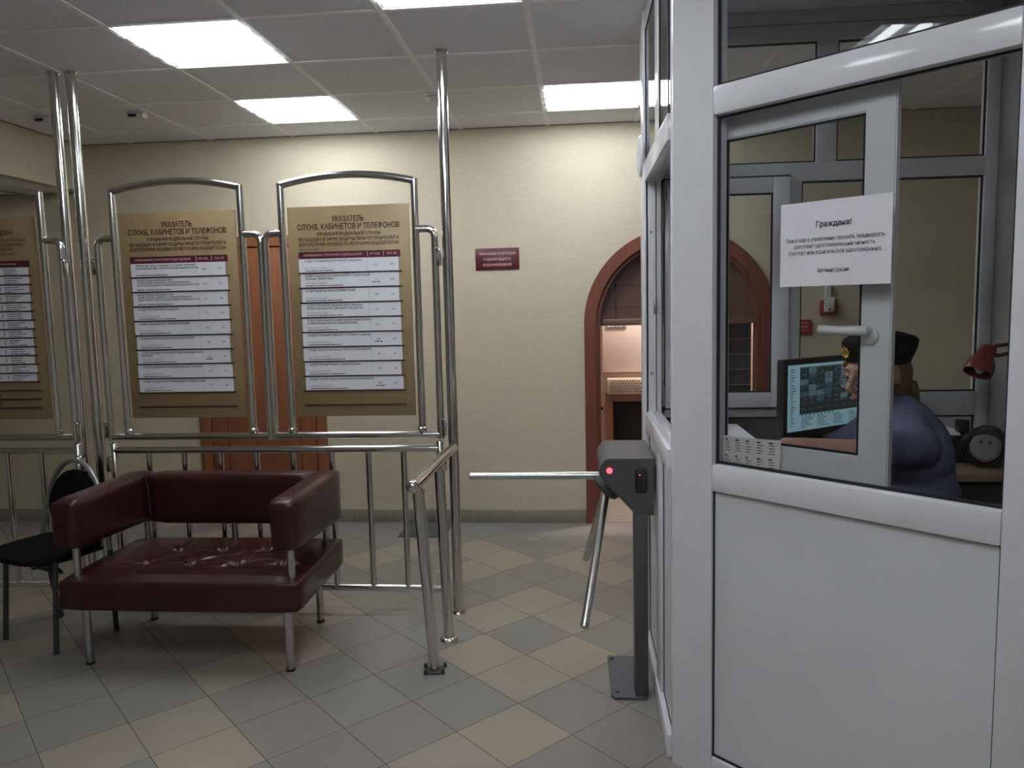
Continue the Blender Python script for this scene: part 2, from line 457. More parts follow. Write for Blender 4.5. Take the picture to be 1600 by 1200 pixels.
# arched doorway: casing, fanlight panel, beam
d2 = sempty('door_2', (AX, YB, 0))
def ring(r0, r1, y0, y1, name, m, bottom=0.0):
    mb = MB(); n = 40
    def arc(r): return [(AX - r, bottom)] + [(AX + r * math.cos(math.pi * (1 - k / n)), AZ + r * math.sin(math.pi * (1 - k / n))) for k in range(n + 1)] + [(AX + r, bottom)]
    A = arc(r0); B = arc(r1); rings = []
    bv = 0.006
    for a, b in zip(A, B):
        rings.append([(a[0], y1, a[1]), (a[0], y0, a[1]), (b[0], y0, b[1]), (b[0], y1, b[1])])
    mb.loft(rings); return mb.build(name, m, d2, sharp=30)
ring(0.578, 0.662, YB - 0.028, YB + 0.0, 'arch_casing', M['arch'])
ring(0.548, 0.592, YB + 0.0, YB + 0.16, 'arch_jamb', M['arch'])
ring(0.525, 0.552, YB + 0.085, YB + 0.13, 'fanlight_bead', M['archin'], 1.48)
# fanlight
mb = MB(); n = 40; rr_ = 0.55; yy = YB + 0.105
poly = [(AX - rr_, yy, 1.475)] + [(AX + rr_ * math.cos(math.pi * (1 - k / n)), yy, AZ + rr_ * math.sin(math.pi * (1 - k / n))) for k in range(3, n - 2)] + [(AX + rr_, yy, 1.475)]
mb.setm(0).prism(poly, (0, 0.02, 0))
mb.setm(1)
for xx in (0.262, 0.60, 0.94): mb.box((xx - 0.006, yy - 0.002, 1.475), (xx + 0.006, yy + 0.001, 1.80 if xx < 0.3 or xx > 0.9 else 1.96))
for zz in (1.56, 1.715, 1.87): mb.box((AX - math.sqrt(max(0.01, rr_ ** 2 - (zz - AZ) ** 2)) + 0.01, yy - 0.002, zz - 0.004), (AX + math.sqrt(rr_ ** 2 - (zz - AZ) ** 2) - 0.01, yy + 0.001, zz + 0.004))
mb.build('fanlight_panel', [M['archin'], M['archline']], d2, smooth=False)
MB().box((AX - 0.55, YB + 0.07, 1.43), (AX + 0.55, YB + 0.14, 1.474), 0.003).build('fanlight_beam', M['beam'], d2)
# vestibule shell behind the arch
VY = 6.3
mb = MB().box((-0.6, VY, 0), (2.3, VY + 0.08, 2.6)).box((-0.68, YB + 0.16, 0), (-0.6, VY + 0.08, 2.6)).box((2.3, YB + 0.16, 0), (2.38, VY + 0.08, 2.6))
struct(mb.build('wall_vestibule', M['pink'], smooth=False))
struct(MB().box((-0.6, YB + 0.16, 2.55), (2.3, VY, 2.6)).build('ceiling_vestibule', M['wall_white'], smooth=False))
struct(MB().box((0.02, YB + 0.0, -0.002), (1.37, YB + 0.16, 0.004), 0.0015).build('trim_1', M['skirt']))

# ================================================================== CEILING LIGHTS
def ceiling_light(cx, cy, label):
    t = thing('ceiling_light', label, 'ceiling light', (cx, cy, CEIL), 'recessed square ceiling lights')
    h = 0.290; mb = MB(); z0, z1 = CEIL + 0.0005, CEIL + 0.065
    for lo, hi in (((-h, -h), (h, -h + 0.008)), ((-h, h - 0.008), (h, h)), ((-h, -h + 0.008), (-h + 0.008, h - 0.008)), ((h - 0.008, -h + 0.008), (h, h - 0.008))):
        mb.box((cx + lo[0], cy + lo[1], z0), (cx + hi[0], cy + hi[1], z1))
    mb.box((cx - h, cy - h, z1), (cx + h, cy + h, z1 + 0.004))
    mb.build('frame', M['reflector'], t, smooth=False)
    w = (2 * h - 0.06) / 4
    for k in range(4):
        y = cy - h + 0.03 + w * (k + 0.5)
        MB().tube([(cx - h + 0.009, y, CEIL + TZ), (cx + h - 0.009, y, CEIL + TZ)], 0.018, 14).build('tube', M['tube'], t)
    mb = MB()
    for k in range(1, 4):
        y = cy - h + 0.03 + w * k
        mb.prism([(cx - h + 0.009, y - 0.002, CEIL + 0.002), (cx - h + 0.009, y + 0.002, CEIL + 0.002), (cx - h + 0.009, y + 0.03, CEIL + 0.06), (cx - h + 0.009, y - 0.03, CEIL + 0.06)], (2 * h - 0.018, 0, 0))
    mb.build('reflector', M['reflector'], t, smooth=False)
    return t
def cell(i, j): return GX + (i + 0.5) * GP, GY + (j + 0.5) * GP
x, y = cell(-2, -1); L1 = ceiling_light(x, y, 'large bright square ceiling light in front of the right-hand sign stands')
def more(i, j, lab):
    xx, yy = cell(i, j); c = copy_tree(L1, (xx - x, yy - y, 0)); c['label'] = lab; return c
more(-2, 1, 'smaller bright square ceiling light near the back wall above the sign stands')
more(0, -2, 'bright square ceiling light cut off by the upper picture edge')
more(1, 1, 'bright square ceiling light partly seen through the booth upper panes')
BEH = 'unseen square ceiling lights out of the picture, giving fill light'
for ij in LIT[4:]:  # unseen lights: the first follows glints on the rail, the others are added fill
    c = more(*ij, 'unseen square ceiling light out of the picture, giving fill light'); c['group'] = BEH

# vestibule lamp behind the fanlight
t = thing('vestibule_lamp', 'warm ceiling lamp hidden behind the arched fanlight', 'ceiling light', (1.0, 6.0, 2.55))
MB().cyl((1.0, 6.0, 2.55), (1.0, 6.0, 2.52), 0.11).build('base', M['lampgrey'], t)
MB().ell((1.0, 6.0, 2.50), (0.10, 0.10, 0.05)).build('shade', M['warm'], t)

# motion sensors and smoke detector on the ceiling
def sensor(cx, cy, lab):
    t = thing('motion_sensor', lab, 'sensor', (cx, cy, CEIL), 'small white sensors on the ceiling')
    MB().box((cx - 0.055, cy - 0.03, CEIL - 0.035), (cx + 0.055, cy + 0.03, CEIL - 0.0005), 0.006).build('housing', M['whitep'], t)
    MB().box((cx - 0.042, cy - 0.034, CEIL - 0.030), (cx + 0.012, cy - 0.029, CEIL - 0.012), 0.002).build('lens', M['black'], t)
    return t
s1 = sensor(-3.33, 4.70, 'small white ceiling sensor at left of the pair of tall poles')
s2 = copy_tree(s1, (-2.72 + 3.33, 0, 0)); s2['label'] = 'small white ceiling sensor at right of the pair of tall poles'
t = thing('smoke_detector', 'round white smoke detector on ceiling just behind the single tall pole', 'smoke detector', (-0.835, 4.60, CEIL))
MB().cyl((-0.835, 4.60, CEIL - 0.018), (-0.835, 4.60, CEIL - 0.0005), 0.052, 28).build('base', M['whitep'], t)
MB().tube([(-0.835, 4.60, CEIL - 0.02), (-0.835, 4.60, CEIL - 0.045)], [0.046, 0.032], 28).build('head', M['whitep'], t)

# ================================================================== CHROME POLES, SIGN STANDS, RAILINGS
FY = 3.84
def pole(xp, lab, y=FY, grp='floor to ceiling steel poles'):
    t = thing('steel_pole', lab, 'pole', (xp, y, 0), grp)
    MB().cyl((xp, y, 0.0), (xp, y, CEIL - 0.0005), 0.026, 24).build('tube', M['chrome'], t)
    MB().tube([(xp, y, CEIL - 0.012), (xp, y, CEIL - 0.0008)], [0.030, 0.036], 24).build('ceiling_flange', M['steel'], t)
    MB().tube([(xp, y, 0.0005), (xp, y, 0.010)], [0.036, 0.030], 24).build('floor_flange', M['steel'], t)
    return t
pole(-2.675, 'left one of the close pair of tall steel poles', FY + 0.03)
pole(-2.582, 'right one of the close pair of tall steel poles', FY + 0.03)
pole(-0.652, 'single tall steel pole beside the steel handrail')

TR = 0.0185
MID = {
 1: [('РУКОВОДИТЕЛЬ, ГЛАВНЫЙ ГОСУДАРСТВЕННЫЙ', 'САНИТАРНЫЙ ВРАЧ ПО РЕСПУБЛИКЕ БАШКОРТОСТАН'), '404', '152'],
 2: [('ЗАМЕСТИТЕЛЬ РУКОВОДИТЕЛЯ,', 'ЗАМЕСТИТЕЛЬ ГЛАВНОГО ГОСУДАРСТВЕННОГО', 'САНИТАРНОГО ВРАЧА ПО РЕСПУБЛИКЕ БАШКОРТОСТАН'), '401', '153'],
 3: [('ЗАМЕСТИТЕЛЬ РУКОВОДИТЕЛЯ,', 'ЗАМЕСТИТЕЛЬ ГЛАВНОГО ГОСУДАРСТВЕННОГО', 'САНИТАРНОГО ВРАЧА ПО РЕСПУБЛИКЕ БАШКОРТОСТАН'), '301', '154'],
 4: [('ОТДЕЛ ОРГАНИЗАЦИИ НАДЗОРА',), '312', '208'],
 5: [('ОТДЕЛ НАДЗОРА ПО ГИГИЕНЕ ПИТАНИЯ',), '301', '211'],
 6: [('ОТДЕЛ МОБИЛИЗАЦИОННОЙ ПОДГОТОВКИ',), '405', '309'],
 7: [('ОТДЕЛ НАДЗОРА ПО ГИГИЕНЕ ТРУДА И РАДИАЦИОННОЙ', 'ГИГИЕНЕ'), '322', '333'],
 8: [('ОТДЕЛ НАДЗОРА ПО КОММУНАЛЬНОЙ ГИГИЕНЕ',), '414', '116'],
 9: [('ОТДЕЛ НАДЗОРА ПО ГИГИЕНЕ ДЕТЕЙ И ПОДРОСТКОВ',), '317', '118']}
RIG = {
 1: [('ОТДЕЛ ЭПИДЕМИОЛОГИЧЕСКОГО НАДЗОРА',), '223', '358'],
 2: [('ОТДЕЛ НАДЗОРА НА ТРАНСПОРТЕ И САНИТАРНОЙ', 'ОХРАНЫ ТЕРРИТОРИИ'), '12', '504'],
 3: [('ОТДЕЛ ЗАЩИТЫ ПРАВ ПОТРЕБИТЕЛЕЙ',), '404', '122'],
 4: [('ОТДЕЛ ГОСУДАРСТВЕННОЙ РЕГИСТРАЦИИ,', 'ЛИЦЕНЗИРОВАНИЯ И ДЕЛОПРОИЗВОДСТВА'), '312', '341'],
 5: [('ОТДЕЛ СОЦИАЛЬНО-ГИГИЕНИЧЕСКОГО МОНИТОРИНГА', 'И ИНФОРМАЦИОННОГО ОБЕСПЕЧЕНИЯ'), '316', '139'],
 6: [('ОТДЕЛ ГОСУДАРСТВЕННОЙ СЛУЖБЫ И КАДРОВ',), '304', '204'],
 7: [('ОТДЕЛ БУХГАЛТЕРСКОГО УЧЕТА И ОТЧЕТНОСТИ',), '306', '166'],
 8: [('ОТДЕЛ ЮРИДИЧЕСКОГО ОБЕСПЕЧЕНИЯ',), '402', '144'],
 9: [('ОТДЕЛ МАТЕРИАЛЬНО-ТЕХНИЧЕСКОГО СНАБЖЕНИЯ',), '402', '222']}
EX, EZ = (1, 0, 0), (0, 0, 1)
def sign_stand(cx, kind, lab):
    t = thing('sign_stand', lab, 'sign stand', (cx, FY, 0.945), 'tubular steel sign stands with gold brown boards')
    hi = 0.343; ho = 0.438; zb = 0.946
    # arched inner frame
    pts = [(cx - hi, FY, zb + 0.02)]
    arc = [(cx - hi, FY, 2.215)]
    for k in range(17):
        s = -1 + 2 * k / 16
        arc.append((cx + hi * s, FY, 2.222 + 0.042 * (1 - s * s)))
    arc.append((cx + hi, FY, 2.215))
    mb = MB()
    mb.cyl((cx - hi, FY, zb), (cx - hi, FY, 2.232), TR, 16).cyl((cx + hi, FY, zb), (cx + hi, FY, 2.232), TR, 16)
    mb.tube(arc[1:-1], TR, 16)
    mb.build('arch_frame', M['chrome'], t)
    for sgn in (-1, 1):
        p = rounded([(cx + sgn * hi, FY, 1.985), (cx + sgn * ho, FY, 1.985), (cx + sgn * ho, FY, zb - TR)], 0.085, 8)
        MB().tube(p, TR, 16).build('side_loop', M['chrome'], t)
        MB().tube([(cx + sgn * hi, FY, zb + 0.016), (cx + sgn * hi, FY, zb + 0.022), (cx + sgn * hi, FY, zb + 0.036), (cx + sgn * hi, FY, zb + 0.042)], [0.018, 0.024, 0.024, 0.018], 16).build('foot_collar', M['chrome'], t)
    MB().cyl((cx - ho, FY, zb), (cx + ho, FY, zb), TR, 16).build('bottom_rail', M['chrome'], t)
    # board
    hb = 0.312; yb = FY - 0.006; yf = yb - 0.006
    bd = MB().box((cx - hb, yb, 1.046), (cx + hb, yb + 0.012, 2.112), 0.002).build('board', M['board'], t)
    mb = MB(); Y = yb - 0.0012
    if kind == 'reception':
        text(mb, 'ПРИЕМ ГРАЖДАН', 0.024, (cx + 0.0, Y, 2.032), EX, EZ, bold=True, width=0.36)
        for k, (s, w) in enumerate((('РУКОВОДИТЕЛЯМИ УПРАВЛЕНИЯ ПО ЗАЩИТЕ ПРАВ ПОТРЕБИТЕЛЕЙ', 0.5), ('И БЛАГОПОЛУЧИЯ ЧЕЛОВЕКА ПОДРАЗДЕЛЕНИЯМИ', 0.48), ('ФЕДЕРАЛЬНОЙ СЛУЖБЫ ПО НАДЗОРУ', 0.36), ('ПО РЕСПУБЛИКЕ БАШКОРТОСТАН', 0.36))):
            text(mb, s, 0.0125, (cx, Y, 1.992 - k * 0.0235), EX, EZ, width=w)
    else:
        text(mb, 'УКАЗАТЕЛЬ', 0.0265, (cx, Y, 2.047), EX, EZ, bold=True, width=0.165)
        text(mb, 'СЛУЖБ, КАБИНЕТОВ И ТЕЛЕФОНОВ', 0.0265, (cx, Y, 2.010), EX, EZ, bold=True, width=0.525)
        text(mb, 'УПРАВЛЕНИЯ ФЕДЕРАЛЬНОЙ СЛУЖБЫ', 0.0155, (cx, Y, 1.973), EX, EZ, width=0.33, bold=True)
        text(mb, 'ПО НАДЗОРУ В СФЕРЕ ЗАЩИТЫ ПРАВ ПОТРЕБИТЕЛЕЙ И', 0.0155, (cx, Y, 1.947), EX, EZ, width=0.515, bold=True)
        text(mb, 'БЛАГОПОЛУЧИЯ ЧЕЛОВЕКА ПО РЕСПУБЛИКЕ БАШКОРТОСТАН', 0.0155, (cx, Y, 1.922), EX, EZ, width=0.515, bold=True)
        if kind == 'second':
            text(mb, 'ПРОДОЛЖЕНИЕ', 0.011, (cx - 0.255, Y, 1.897), EX, EZ, align='L', width=0.10)
    mb.build('heading_lettering', M['brownink'], bd, smooth=False)
    # header strip
    mb = MB().setm(0).box((cx - 0.262, yb - 0.002, 1.852), (cx + 0.262, yb - 0.0002, 1.886))
    mb.setm(1)
    if kind == 'reception':
        scrawl(mb, cx - 0.24, 1.869, 0.2, 0.006, yb - 0.003, rnd); scrawl(mb, cx + 0.07, 1.869, 0.12, 0.006, yb - 0.003, rnd)
    else:
        text(mb, 'НАИМЕНОВАНИЕ СТРУКТУРНОГО ПОДРАЗДЕЛЕНИЯ', 0.0105, (cx - 0.235, yb - 0.003, 1.869), EX, EZ, align='L', width=0.30)
        text(mb, '№ КАБ.', 0.0105, (cx + 0.135, yb - 0.003, 1.869), EX, EZ)
        text(mb, 'ТЕЛ. №', 0.0105, (cx + 0.217, yb - 0.003, 1.869), EX, EZ)
        for xx in (0.095, 0.177): mb.box((cx + xx - 0.0012, yb - 0.003, 1.857), (cx + xx + 0.0012, yb - 0.0019, 1.881))
    mb.build('header_strip', [M['burg'], M['signtext']], bd, smooth=False)
    # cards held in plum coloured slots
    if kind == 'reception': n, pitch, extra = 13, 0.0467, 3
    else: n, pitch, extra = 9, 0.0750, 1
    z = 1.852
    rr = random.Random(int(abs(cx) * 100))
    for k in range(n + extra):
        zt = z - k * pitch; zb_ = zt - pitch
        MB().box((cx - 0.266, yb - 0.007, zb_), (cx + 0.268, yb - 0.0002, zb_ + 0.0065), 0.001).build('card_slot', M['slot'], bd)
        if k >= n:
            if kind == 'reception':
                MB().box((cx + 0.03, yb - 0.0015, zb_ + 0.016), (cx + 0.033, yb - 0.0002, zt - 0.008)).build('divider_mark', M['brownink'], bd)
            continue
        zc0, zc1 = zb_ + 0.005, zt - 0.0015
        mb = MB().setm(0); w = 0.258 + rr.uniform(-0.004, 0.003)
        sh = rr.uniform(-0.003, 0.003)
        mb.box((cx - w + sh, yb - 0.0038, zc0), (cx + w + sh - 0.006, yb - 0.0022, zc1))
        yt = yb - 0.0042
        if kind == 'reception':
            mb.setm(1)
            scrawl(mb, cx - 0.23, (zc0 + zc1) / 2 + 0.008, 0.15, 0.005, yt, rr); scrawl(mb, cx - 0.23, (zc0 + zc1) / 2 - 0.006, 0.12, 0.005, yt, rr)
            scrawl(mb, cx + 0.0, (zc0 + zc1) / 2, 0.05, 0.006, yt, rr)
            mb.quad([(cx + 0.088, yt, zc0 + 0.008), (cx + 0.0915, yt, zc0 + 0.008), (cx + 0.0915, yt, zc1 - 0.008), (cx + 0.088, yt, zc1 - 0.008)])
            for q_ in range(3): scrawl(mb, cx + 0.115, zc1 - 0.010 - q_ * 0.0115, rr.uniform(0.05, 0.11), 0.0045, yt, rr)
        else:
            lines, room, tel = (MID if kind == 'first' else RIG)[k + 1]
            hh = 0.0083 if len(lines) > 2 else 0.0092; zz = zc1 - 0.011
            mb.setm(1)
            for ln in lines:
                text(mb, ln, hh, (cx - 0.232, yt, zz), EX, EZ, align='L', bold=True, maxw=0.335); zz -= hh * 1.55
            if len(lines) < 3 and not (kind == 'first' and k == 0):
                mb.setm(2); text(mb, 'НАЧАЛЬНИК ОТДЕЛА', 0.0075, (cx - 0.232, yt, zc0 + 0.0215), EX, EZ, align='L')
            mb.setm(1); scrawl(mb, cx - 0.232, zc0 + 0.009, rr.uniform(0.14, 0.20), 0.0046, yt, rr)
            text(mb, room, 0.009, (cx + 0.135, yt, (zc0 + zc1) / 2), EX, EZ); text(mb, tel, 0.009, (cx + 0.217, yt, (zc0 + zc1) / 2), EX, EZ)
            if (kind == 'second' and k in (1, 5, 8)) or (kind == 'first' and k == 6):
                scrawl(mb, cx + 0.115, (zc0 + zc1) / 2 - 0.013, 0.04, 0.0055, yt, rr)
            mb.setm(2).quad([(cx + 0.094, yt, zc0), (cx + 0.0948, yt, zc0), (cx + 0.0948, yt, zc1), (cx + 0.094, yt, zc1)])
        mb.build('paper_card', [M['card'], M['ink'], M['inkgrey']], bd, smooth=False)
    return t
sign_stand(-3.128, 'reception', 'steel sign stand cut by the left picture edge, with many narrow cards on its board')
sign_stand(-2.050, 'first', 'steel sign stand just right of the twin poles, directory board above the sofa')
sign_stand(-1.152, 'second', 'steel sign stand nearest the single pole, directory board reading continuation')

# hooks that hold stands and railings to the poles
def hook(x0, x1, z, name_label):
    y = FY; mb = MB()
    s = 1 if x1 > x0 else -1
    mb.tube(rounded([(x0, y - 0.012, z + 0.03), (x0 + s * 0.022, y - 0.02, z + 0.03), (x0 + s * 0.026, y - 0.02, z - 0.045)], 0.01, 4), 0.0055, 8)
    mb.box((min(x0 + s * 0.014, x1), y - 0.02, z - 0.05), (max(x0 + s * 0.014, x1), y + 0.01, z - 0.005), 0.002)
    return mb.build('wall_hook', M['chrome'])

def railing(xa, xb, posts, lab, ends):
    t = thing('railing', lab, 'railing', ((xa + xb) / 2, FY, 0), 'low steel railings under the sign stands')
    MB().cyl((xa, FY, 0.873), (xb, FY, 0.873), TR, 16).build('top_rail', M['chrome'], t)
    MB().cyl((xa, FY, 0.130), (xb, FY, 0.130), TR, 16).build('bottom_rail', M['chrome'], t)
    for p in posts: MB().cyl((p, FY, 0.130), (p, FY, 0.873), 0.0155, 14).build('baluster', M['chrome'], t)
    for e, s in ends:
        MB().tube([(e, FY, 0.1), (e, FY, 0.905), (e, FY, 0.913), (e, FY, 0.917)], [0.0195, 0.0195, 0.014, 0.005], 16).build('end_post', M['chrome'], t)
        for z in (0.845, 0.105):
            mb = MB().tube(rounded([(e, FY - 0.012, z), (e + s * 0.026, FY - 0.02, z), (e + s * 0.03, FY - 0.02, z - 0.05)], 0.01, 4), 0.0055, 8)
            mb.box((e + s * 0.030 - 0.006, FY - 0.022, z - 0.085), (e + s * 0.030 + 0.006, FY + 0.012, z - 0.015), 0.002)
            mb.build('hook', M['chrome'], t)
    return t
r1 = railing(-2.482, -0.722, [-2.289, -2.092, -1.895, -1.698, -1.501, -1.294, -1.098, -0.913], 'steel railing behind the sofa, ending at the single pole', [(-2.482, -1), (-0.722, 1)])
r2 = railing(-4.45, -2.688, [-2.895 - 0.1955 * k for k in range(8)], 'steel railing running out at the left picture edge behind the black chair', [(-2.688, 1)])
for st, xs in (('sign_stand', [(-2.690, 1)]), ('sign_stand.001', [(-2.488, -1)]), ('sign_stand.002', [(-0.714, 1)])):
    o = bpy.data.objects[st]
    for e, s in xs:
        for z in (1.885, 1.025):
            mb = MB().tube(rounded([(e, FY - 0.012, z), (e + s * 0.024, FY - 0.02, z), (e + s * 0.026, FY - 0.02, z - 0.06)], 0.01, 4), 0.005, 8)
            mb.box((e + s * 0.026 - 0.005, FY - 0.022, z - 0.085), (e + s * 0.026 + 0.005, FY + 0.012, z - 0.02), 0.002)
            mb.build('hook', M['chrome'], o)

# waist high handrail in front of the single pole
t = thing('handrail', 'short steel handrail on two posts in front of the single pole', 'handrail', (-0.655, 3.4, 0))
a, b = V((-0.682, 3.010, 0.874)), V((-0.650, 3.80, 0.884))
MB().cyl(a, b, 0.0255, 22).build('top_rail', M['chrome'], t)
MB().ell(a, (0.0285, 0.0285, 0.0285)).build('end_ball', M['chrome'], t)
for base, top in (((-0.655, 3.195, 0.0), (-0.676, 3.075, 0.845)), ((-0.645, 3.507, 0.0), (-0.660, 3.475, 0.850))):
    bz = V(base); tz = V(top)
    MB().cyl(bz + V((0, 0, 0.0005)), tz, 0.0245, 20).build('post', M['chrome'], t)
    MB().tube([tz + V((0, 0, -0.012)), tz, tz + V((0, 0.0, 0.014))], [0.029, 0.027, 0.017], 20).build('post_cap', M['chrome'], t)
MB().tube([(-0.645, 3.507, 0.0005), (-0.645, 3.507, 0.006), (-0.645, 3.507, 0.017), (-0.645, 3.507, 0.02)], [0.045, 0.045, 0.036, 0.026], 26).build('floor_flange', M['chrome'], t)
mb = MB().tube([(-0.655, 3.195, 0.0006), (-0.655, 3.195, 0.007), (-0.655, 3.195, 0.012)], [0.044, 0.043, 0.030], 12)
for dx, dy in ((-0.036, -0.036), (0.040, -0.028), (0.038, 0.035), (-0.046, 0.022)):
    mb.cyl((-0.655 + dx, 3.195 + dy, 0.0006), (-0.655 + dx, 3.195 + dy, 0.021), 0.0085, 8)
mb.build('bolted_foot', M['darkmetal'], t)

# ================================================================== SOFA
t = thing('sofa', 'small burgundy leather sofa on steel legs in front of the railing', 'sofa', (-1.78, 3.42, 0))
def cushion(mb, lo, hi, bev=0.03, taper=None, puff=0.0):
    lo = V(lo); hi = V(hi); c = (lo + hi) / 2; d = (hi - lo) / 2
    nb = bmesh.new(); bmesh.ops.create_cube(nb, size=2.0)
    bmesh.ops.subdivide_edges(nb, edges=nb.edges[:], cuts=9, use_grid_fill=True)
    r = bev
    for v in nb.verts:
        p = V((v.co.x * d.x, v.co.y * d.y, v.co.z * d.z))
        k = V([max(-(d[i] - r), min(d[i] - r, p[i])) for i in range(3)])
        n = p - k
        if n.length > 1e-6: p = k + n.normalized() * r
        e = V((v.co.x, v.co.y, v.co.z))
        if puff:
            m = (1 - e.x ** 4) * (1 - e.y ** 4)
            if abs(e.z) > 0.99: p.z += puff * m * (1 if e.z > 0 else -0.2)
        if taper: p = taper(p, e)
        v.co = c + p
    me = bpy.data.meshes.new('tmp'); nb.to_mesh(me); nb.free(); mb.bm.from_mesh(me); bpy.data.meshes.remove(me)
    for f in mb.bm.faces: f.material_index = 0
    return mb
# seat
mb = cushion(MB(), (-2.325, 3.10, 0.283), (-1.222, 3.765, 0.432), 0.028, puff=0.012)
# tufts: press dimples into the top face
tufts = [(-2.03, 3.33), (-1.81, 3.32), (-1.585, 3.32), (-1.37, 3.33), (-1.97, 3.52), (-1.75, 3.52), (-1.535, 3.52)]
bmesh.ops.subdivide_edges(mb.bm, edges=[e for e in mb.bm.edges if all(v.co.z > 0.42 for v in e.verts)], cuts=13, use_grid_fill=True)
folds = [((-1.75, 3.52), (-1.83, 3.33)), ((-1.535, 3.53), (-1.80, 3.34)), ((-1.53, 3.50), (-1.60, 3.33)), ((-1.64, 3.47), (-1.92, 3.31)), ((-1.585, 3.32), (-1.70, 3.27)), ((-1.81, 3.32), (-1.95, 3.29)), ((-2.03, 3.33), (-1.92, 3.36)), ((-1.37, 3.33), (-1.47, 3.36))]
for v in mb.bm.verts:
    if v.co.z > 0.40:
        for (ax_, ay_), (bx3, by3) in folds:
            ux, uy = bx3 - ax_, by3 - ay_; l2 = ux * ux + uy * uy
            tt = max(0, min(1, ((v.co.x - ax_) * ux + (v.co.y - ay_) * uy) / l2))
            dq = math.hypot(v.co.x - ax_ - tt * ux + 0.012 * math.sin(tt * 7), v.co.y - ay_ - tt * uy)
            v.co.z += 0.0055 * math.exp(-(dq / 0.009) ** 2) * math.sin(math.pi * min(1, tt + 0.15)) - 0.003 * math.exp(-((dq - 0.016) / 0.010) ** 2)
        for tx, ty in tufts:
            dd = math.hypot(v.co.x - tx, v.co.y - ty)
            v.co.z -= 0.020 * math.exp(-(dd / 0.024) ** 2) + 0.010 * math.exp(-(dd / 0.085) ** 2) * (0.6 + 0.5 * math.sin(7 * math.atan2(v.co.y - ty, v.co.x - tx) + tx * 40))
seat = mb.build('seat_cushion', M['leather'], t, sharp=80)
for tx, ty in tufts: MB().ell((tx, ty, 0.420), (0.013, 0.013, 0.007)).build('button', M['leather'], seat)
# backrest between two arms
def tap_back(p, e):
    p = p.copy(); p.y += 0.03 * (1 - e.z) / 2 * (1 if e.y < 0 else 0); return p
bk = cushion(MB(), (-2.235, 3.655, 0.512), (-1.315, 3.772, 0.784), 0.035, tap_back).build('backrest', M['leather'], t, sharp=80)
def tap_arm(s):
    def f(p, e):
        p = p.copy(); p.z -= 0.040 * (1 + e.y) / 2 * (1 - e.z) / 2
        if e.x * s > 0: p.x -= s * 0.012 * (1 - e.z) / 2
        return p
    return f
cushion(MB(), (-2.338, 3.105, 0.558), (-2.212, 3.775, 0.788), 0.034, tap_arm(1)).build('armrest', M['leather'], t, sharp=80)
cushion(MB(), (-1.352, 3.105, 0.558), (-1.222, 3.775, 0.788), 0.034, tap_arm(-1)).build('armrest', M['leather'], t, sharp=80)
MB().tube([(-2.21, 3.66, 0.775), (-2.19, 3.645, 0.70), (-2.19, 3.65, 0.56)], 0.006, 8).build('seam_welt', M['leather'], bk)
for lx, ly in ((-2.262, 3.20), (-1.302, 3.172), (-1.345, 3.70), (-2.24, 3.70)):
    MB().tube([(lx, ly, 0.0005), (lx, ly, 0.30)], 0.0185, 16).build('leg', M['steel'], t)
    MB().tube([(lx, ly, 0.0002), (lx, ly, 0.012)], 0.0200, 16).build('foot_cap', M['black'], t)
for lx, ly in ((-2.262, 3.165), (-1.272, 3.165), (-1.30, 3.715), (-1.78, 3.715), (-2.25, 3.715)):
    MB().tube([(lx, ly, 0.40), (lx, ly, 0.585)], 0.0165, 16).build('support_post', M['steel'], t)

# ================================================================== BLACK CHAIR
fd = V((-0.37, -0.93, 0)).normalized(); sd = V((0.93, -0.37, 0)).normalized()
cb = V((-2.582, 3.590, 0))
def cp(s, f, z): return cb + sd * s + fd * f + V((0, 0, z))
t = thing('chair', 'black fabric chair with round grey tube back at the left end of the sofa', 'chair', tuple(cb))
mb = MB(); rings = []
for zz, k in ((0.437, 0.93), (0.445, 1.0), (0.468, 1.0), (0.478, 0.95), (0.483, 0.75)):
    ring = []
    for a in range(28):
        th = 2 * math.pi * a / 28
        cx_ = math.copysign(abs(math.cos(th)) ** 0.55, math.cos(th)) * 0.215 * k; cy_ = math.copysign(abs(math.sin(th)) ** 0.55, math.sin(th)) * 0.205 * k
        ring.append(cp(cx_, 0.135 + cy_, zz))
    rings.append(ring)
mb.loft(rings).build('seat', M['fabric'], t, sharp=60)
# hoop + back pad, leaning back a little
def hp(s, z): return cp(s, -0.015 - 0.16 * (z - 0.47) * 0.55, z)
hs = [(0.235, 0.44), (0.225, 0.50), (0.212, 0.56), (0.197, 0.62), (0.180, 0.68), (0.160, 0.735), (0.136, 0.778), (0.105, 0.815), (0.070, 0.842), (0.035, 0.857), (0.0, 0.862)]
hs = [(a_ * 1.15, b_) for a_, b_ in hs]
hoop = [hp(a_, b_) for a_, b_ in hs] + [hp(-a_, b_) for a_, b_ in reversed(hs[:-1])]
MB().tube(hoop, 0.0128, 12).build('back_hoop', M['greymetal'], t)
rings = []
for dep, k in ((0.016, 0.9), (0.010, 0.98), (-0.012, 0.98), (-0.020, 0.86)):
    ring = []
    for a in range(30):
        th = 2 * math.pi * a / 30
        p = hp((0.195 - 0.030 * math.sin(th)) * k * math.cos(th), 0.650 + 0.168 * k * math.sin(th)); ring.append(p - fd * dep)
    rings.append(ring)
MB().loft(rings).build('backrest', M['fabric'], t, sharp=70)
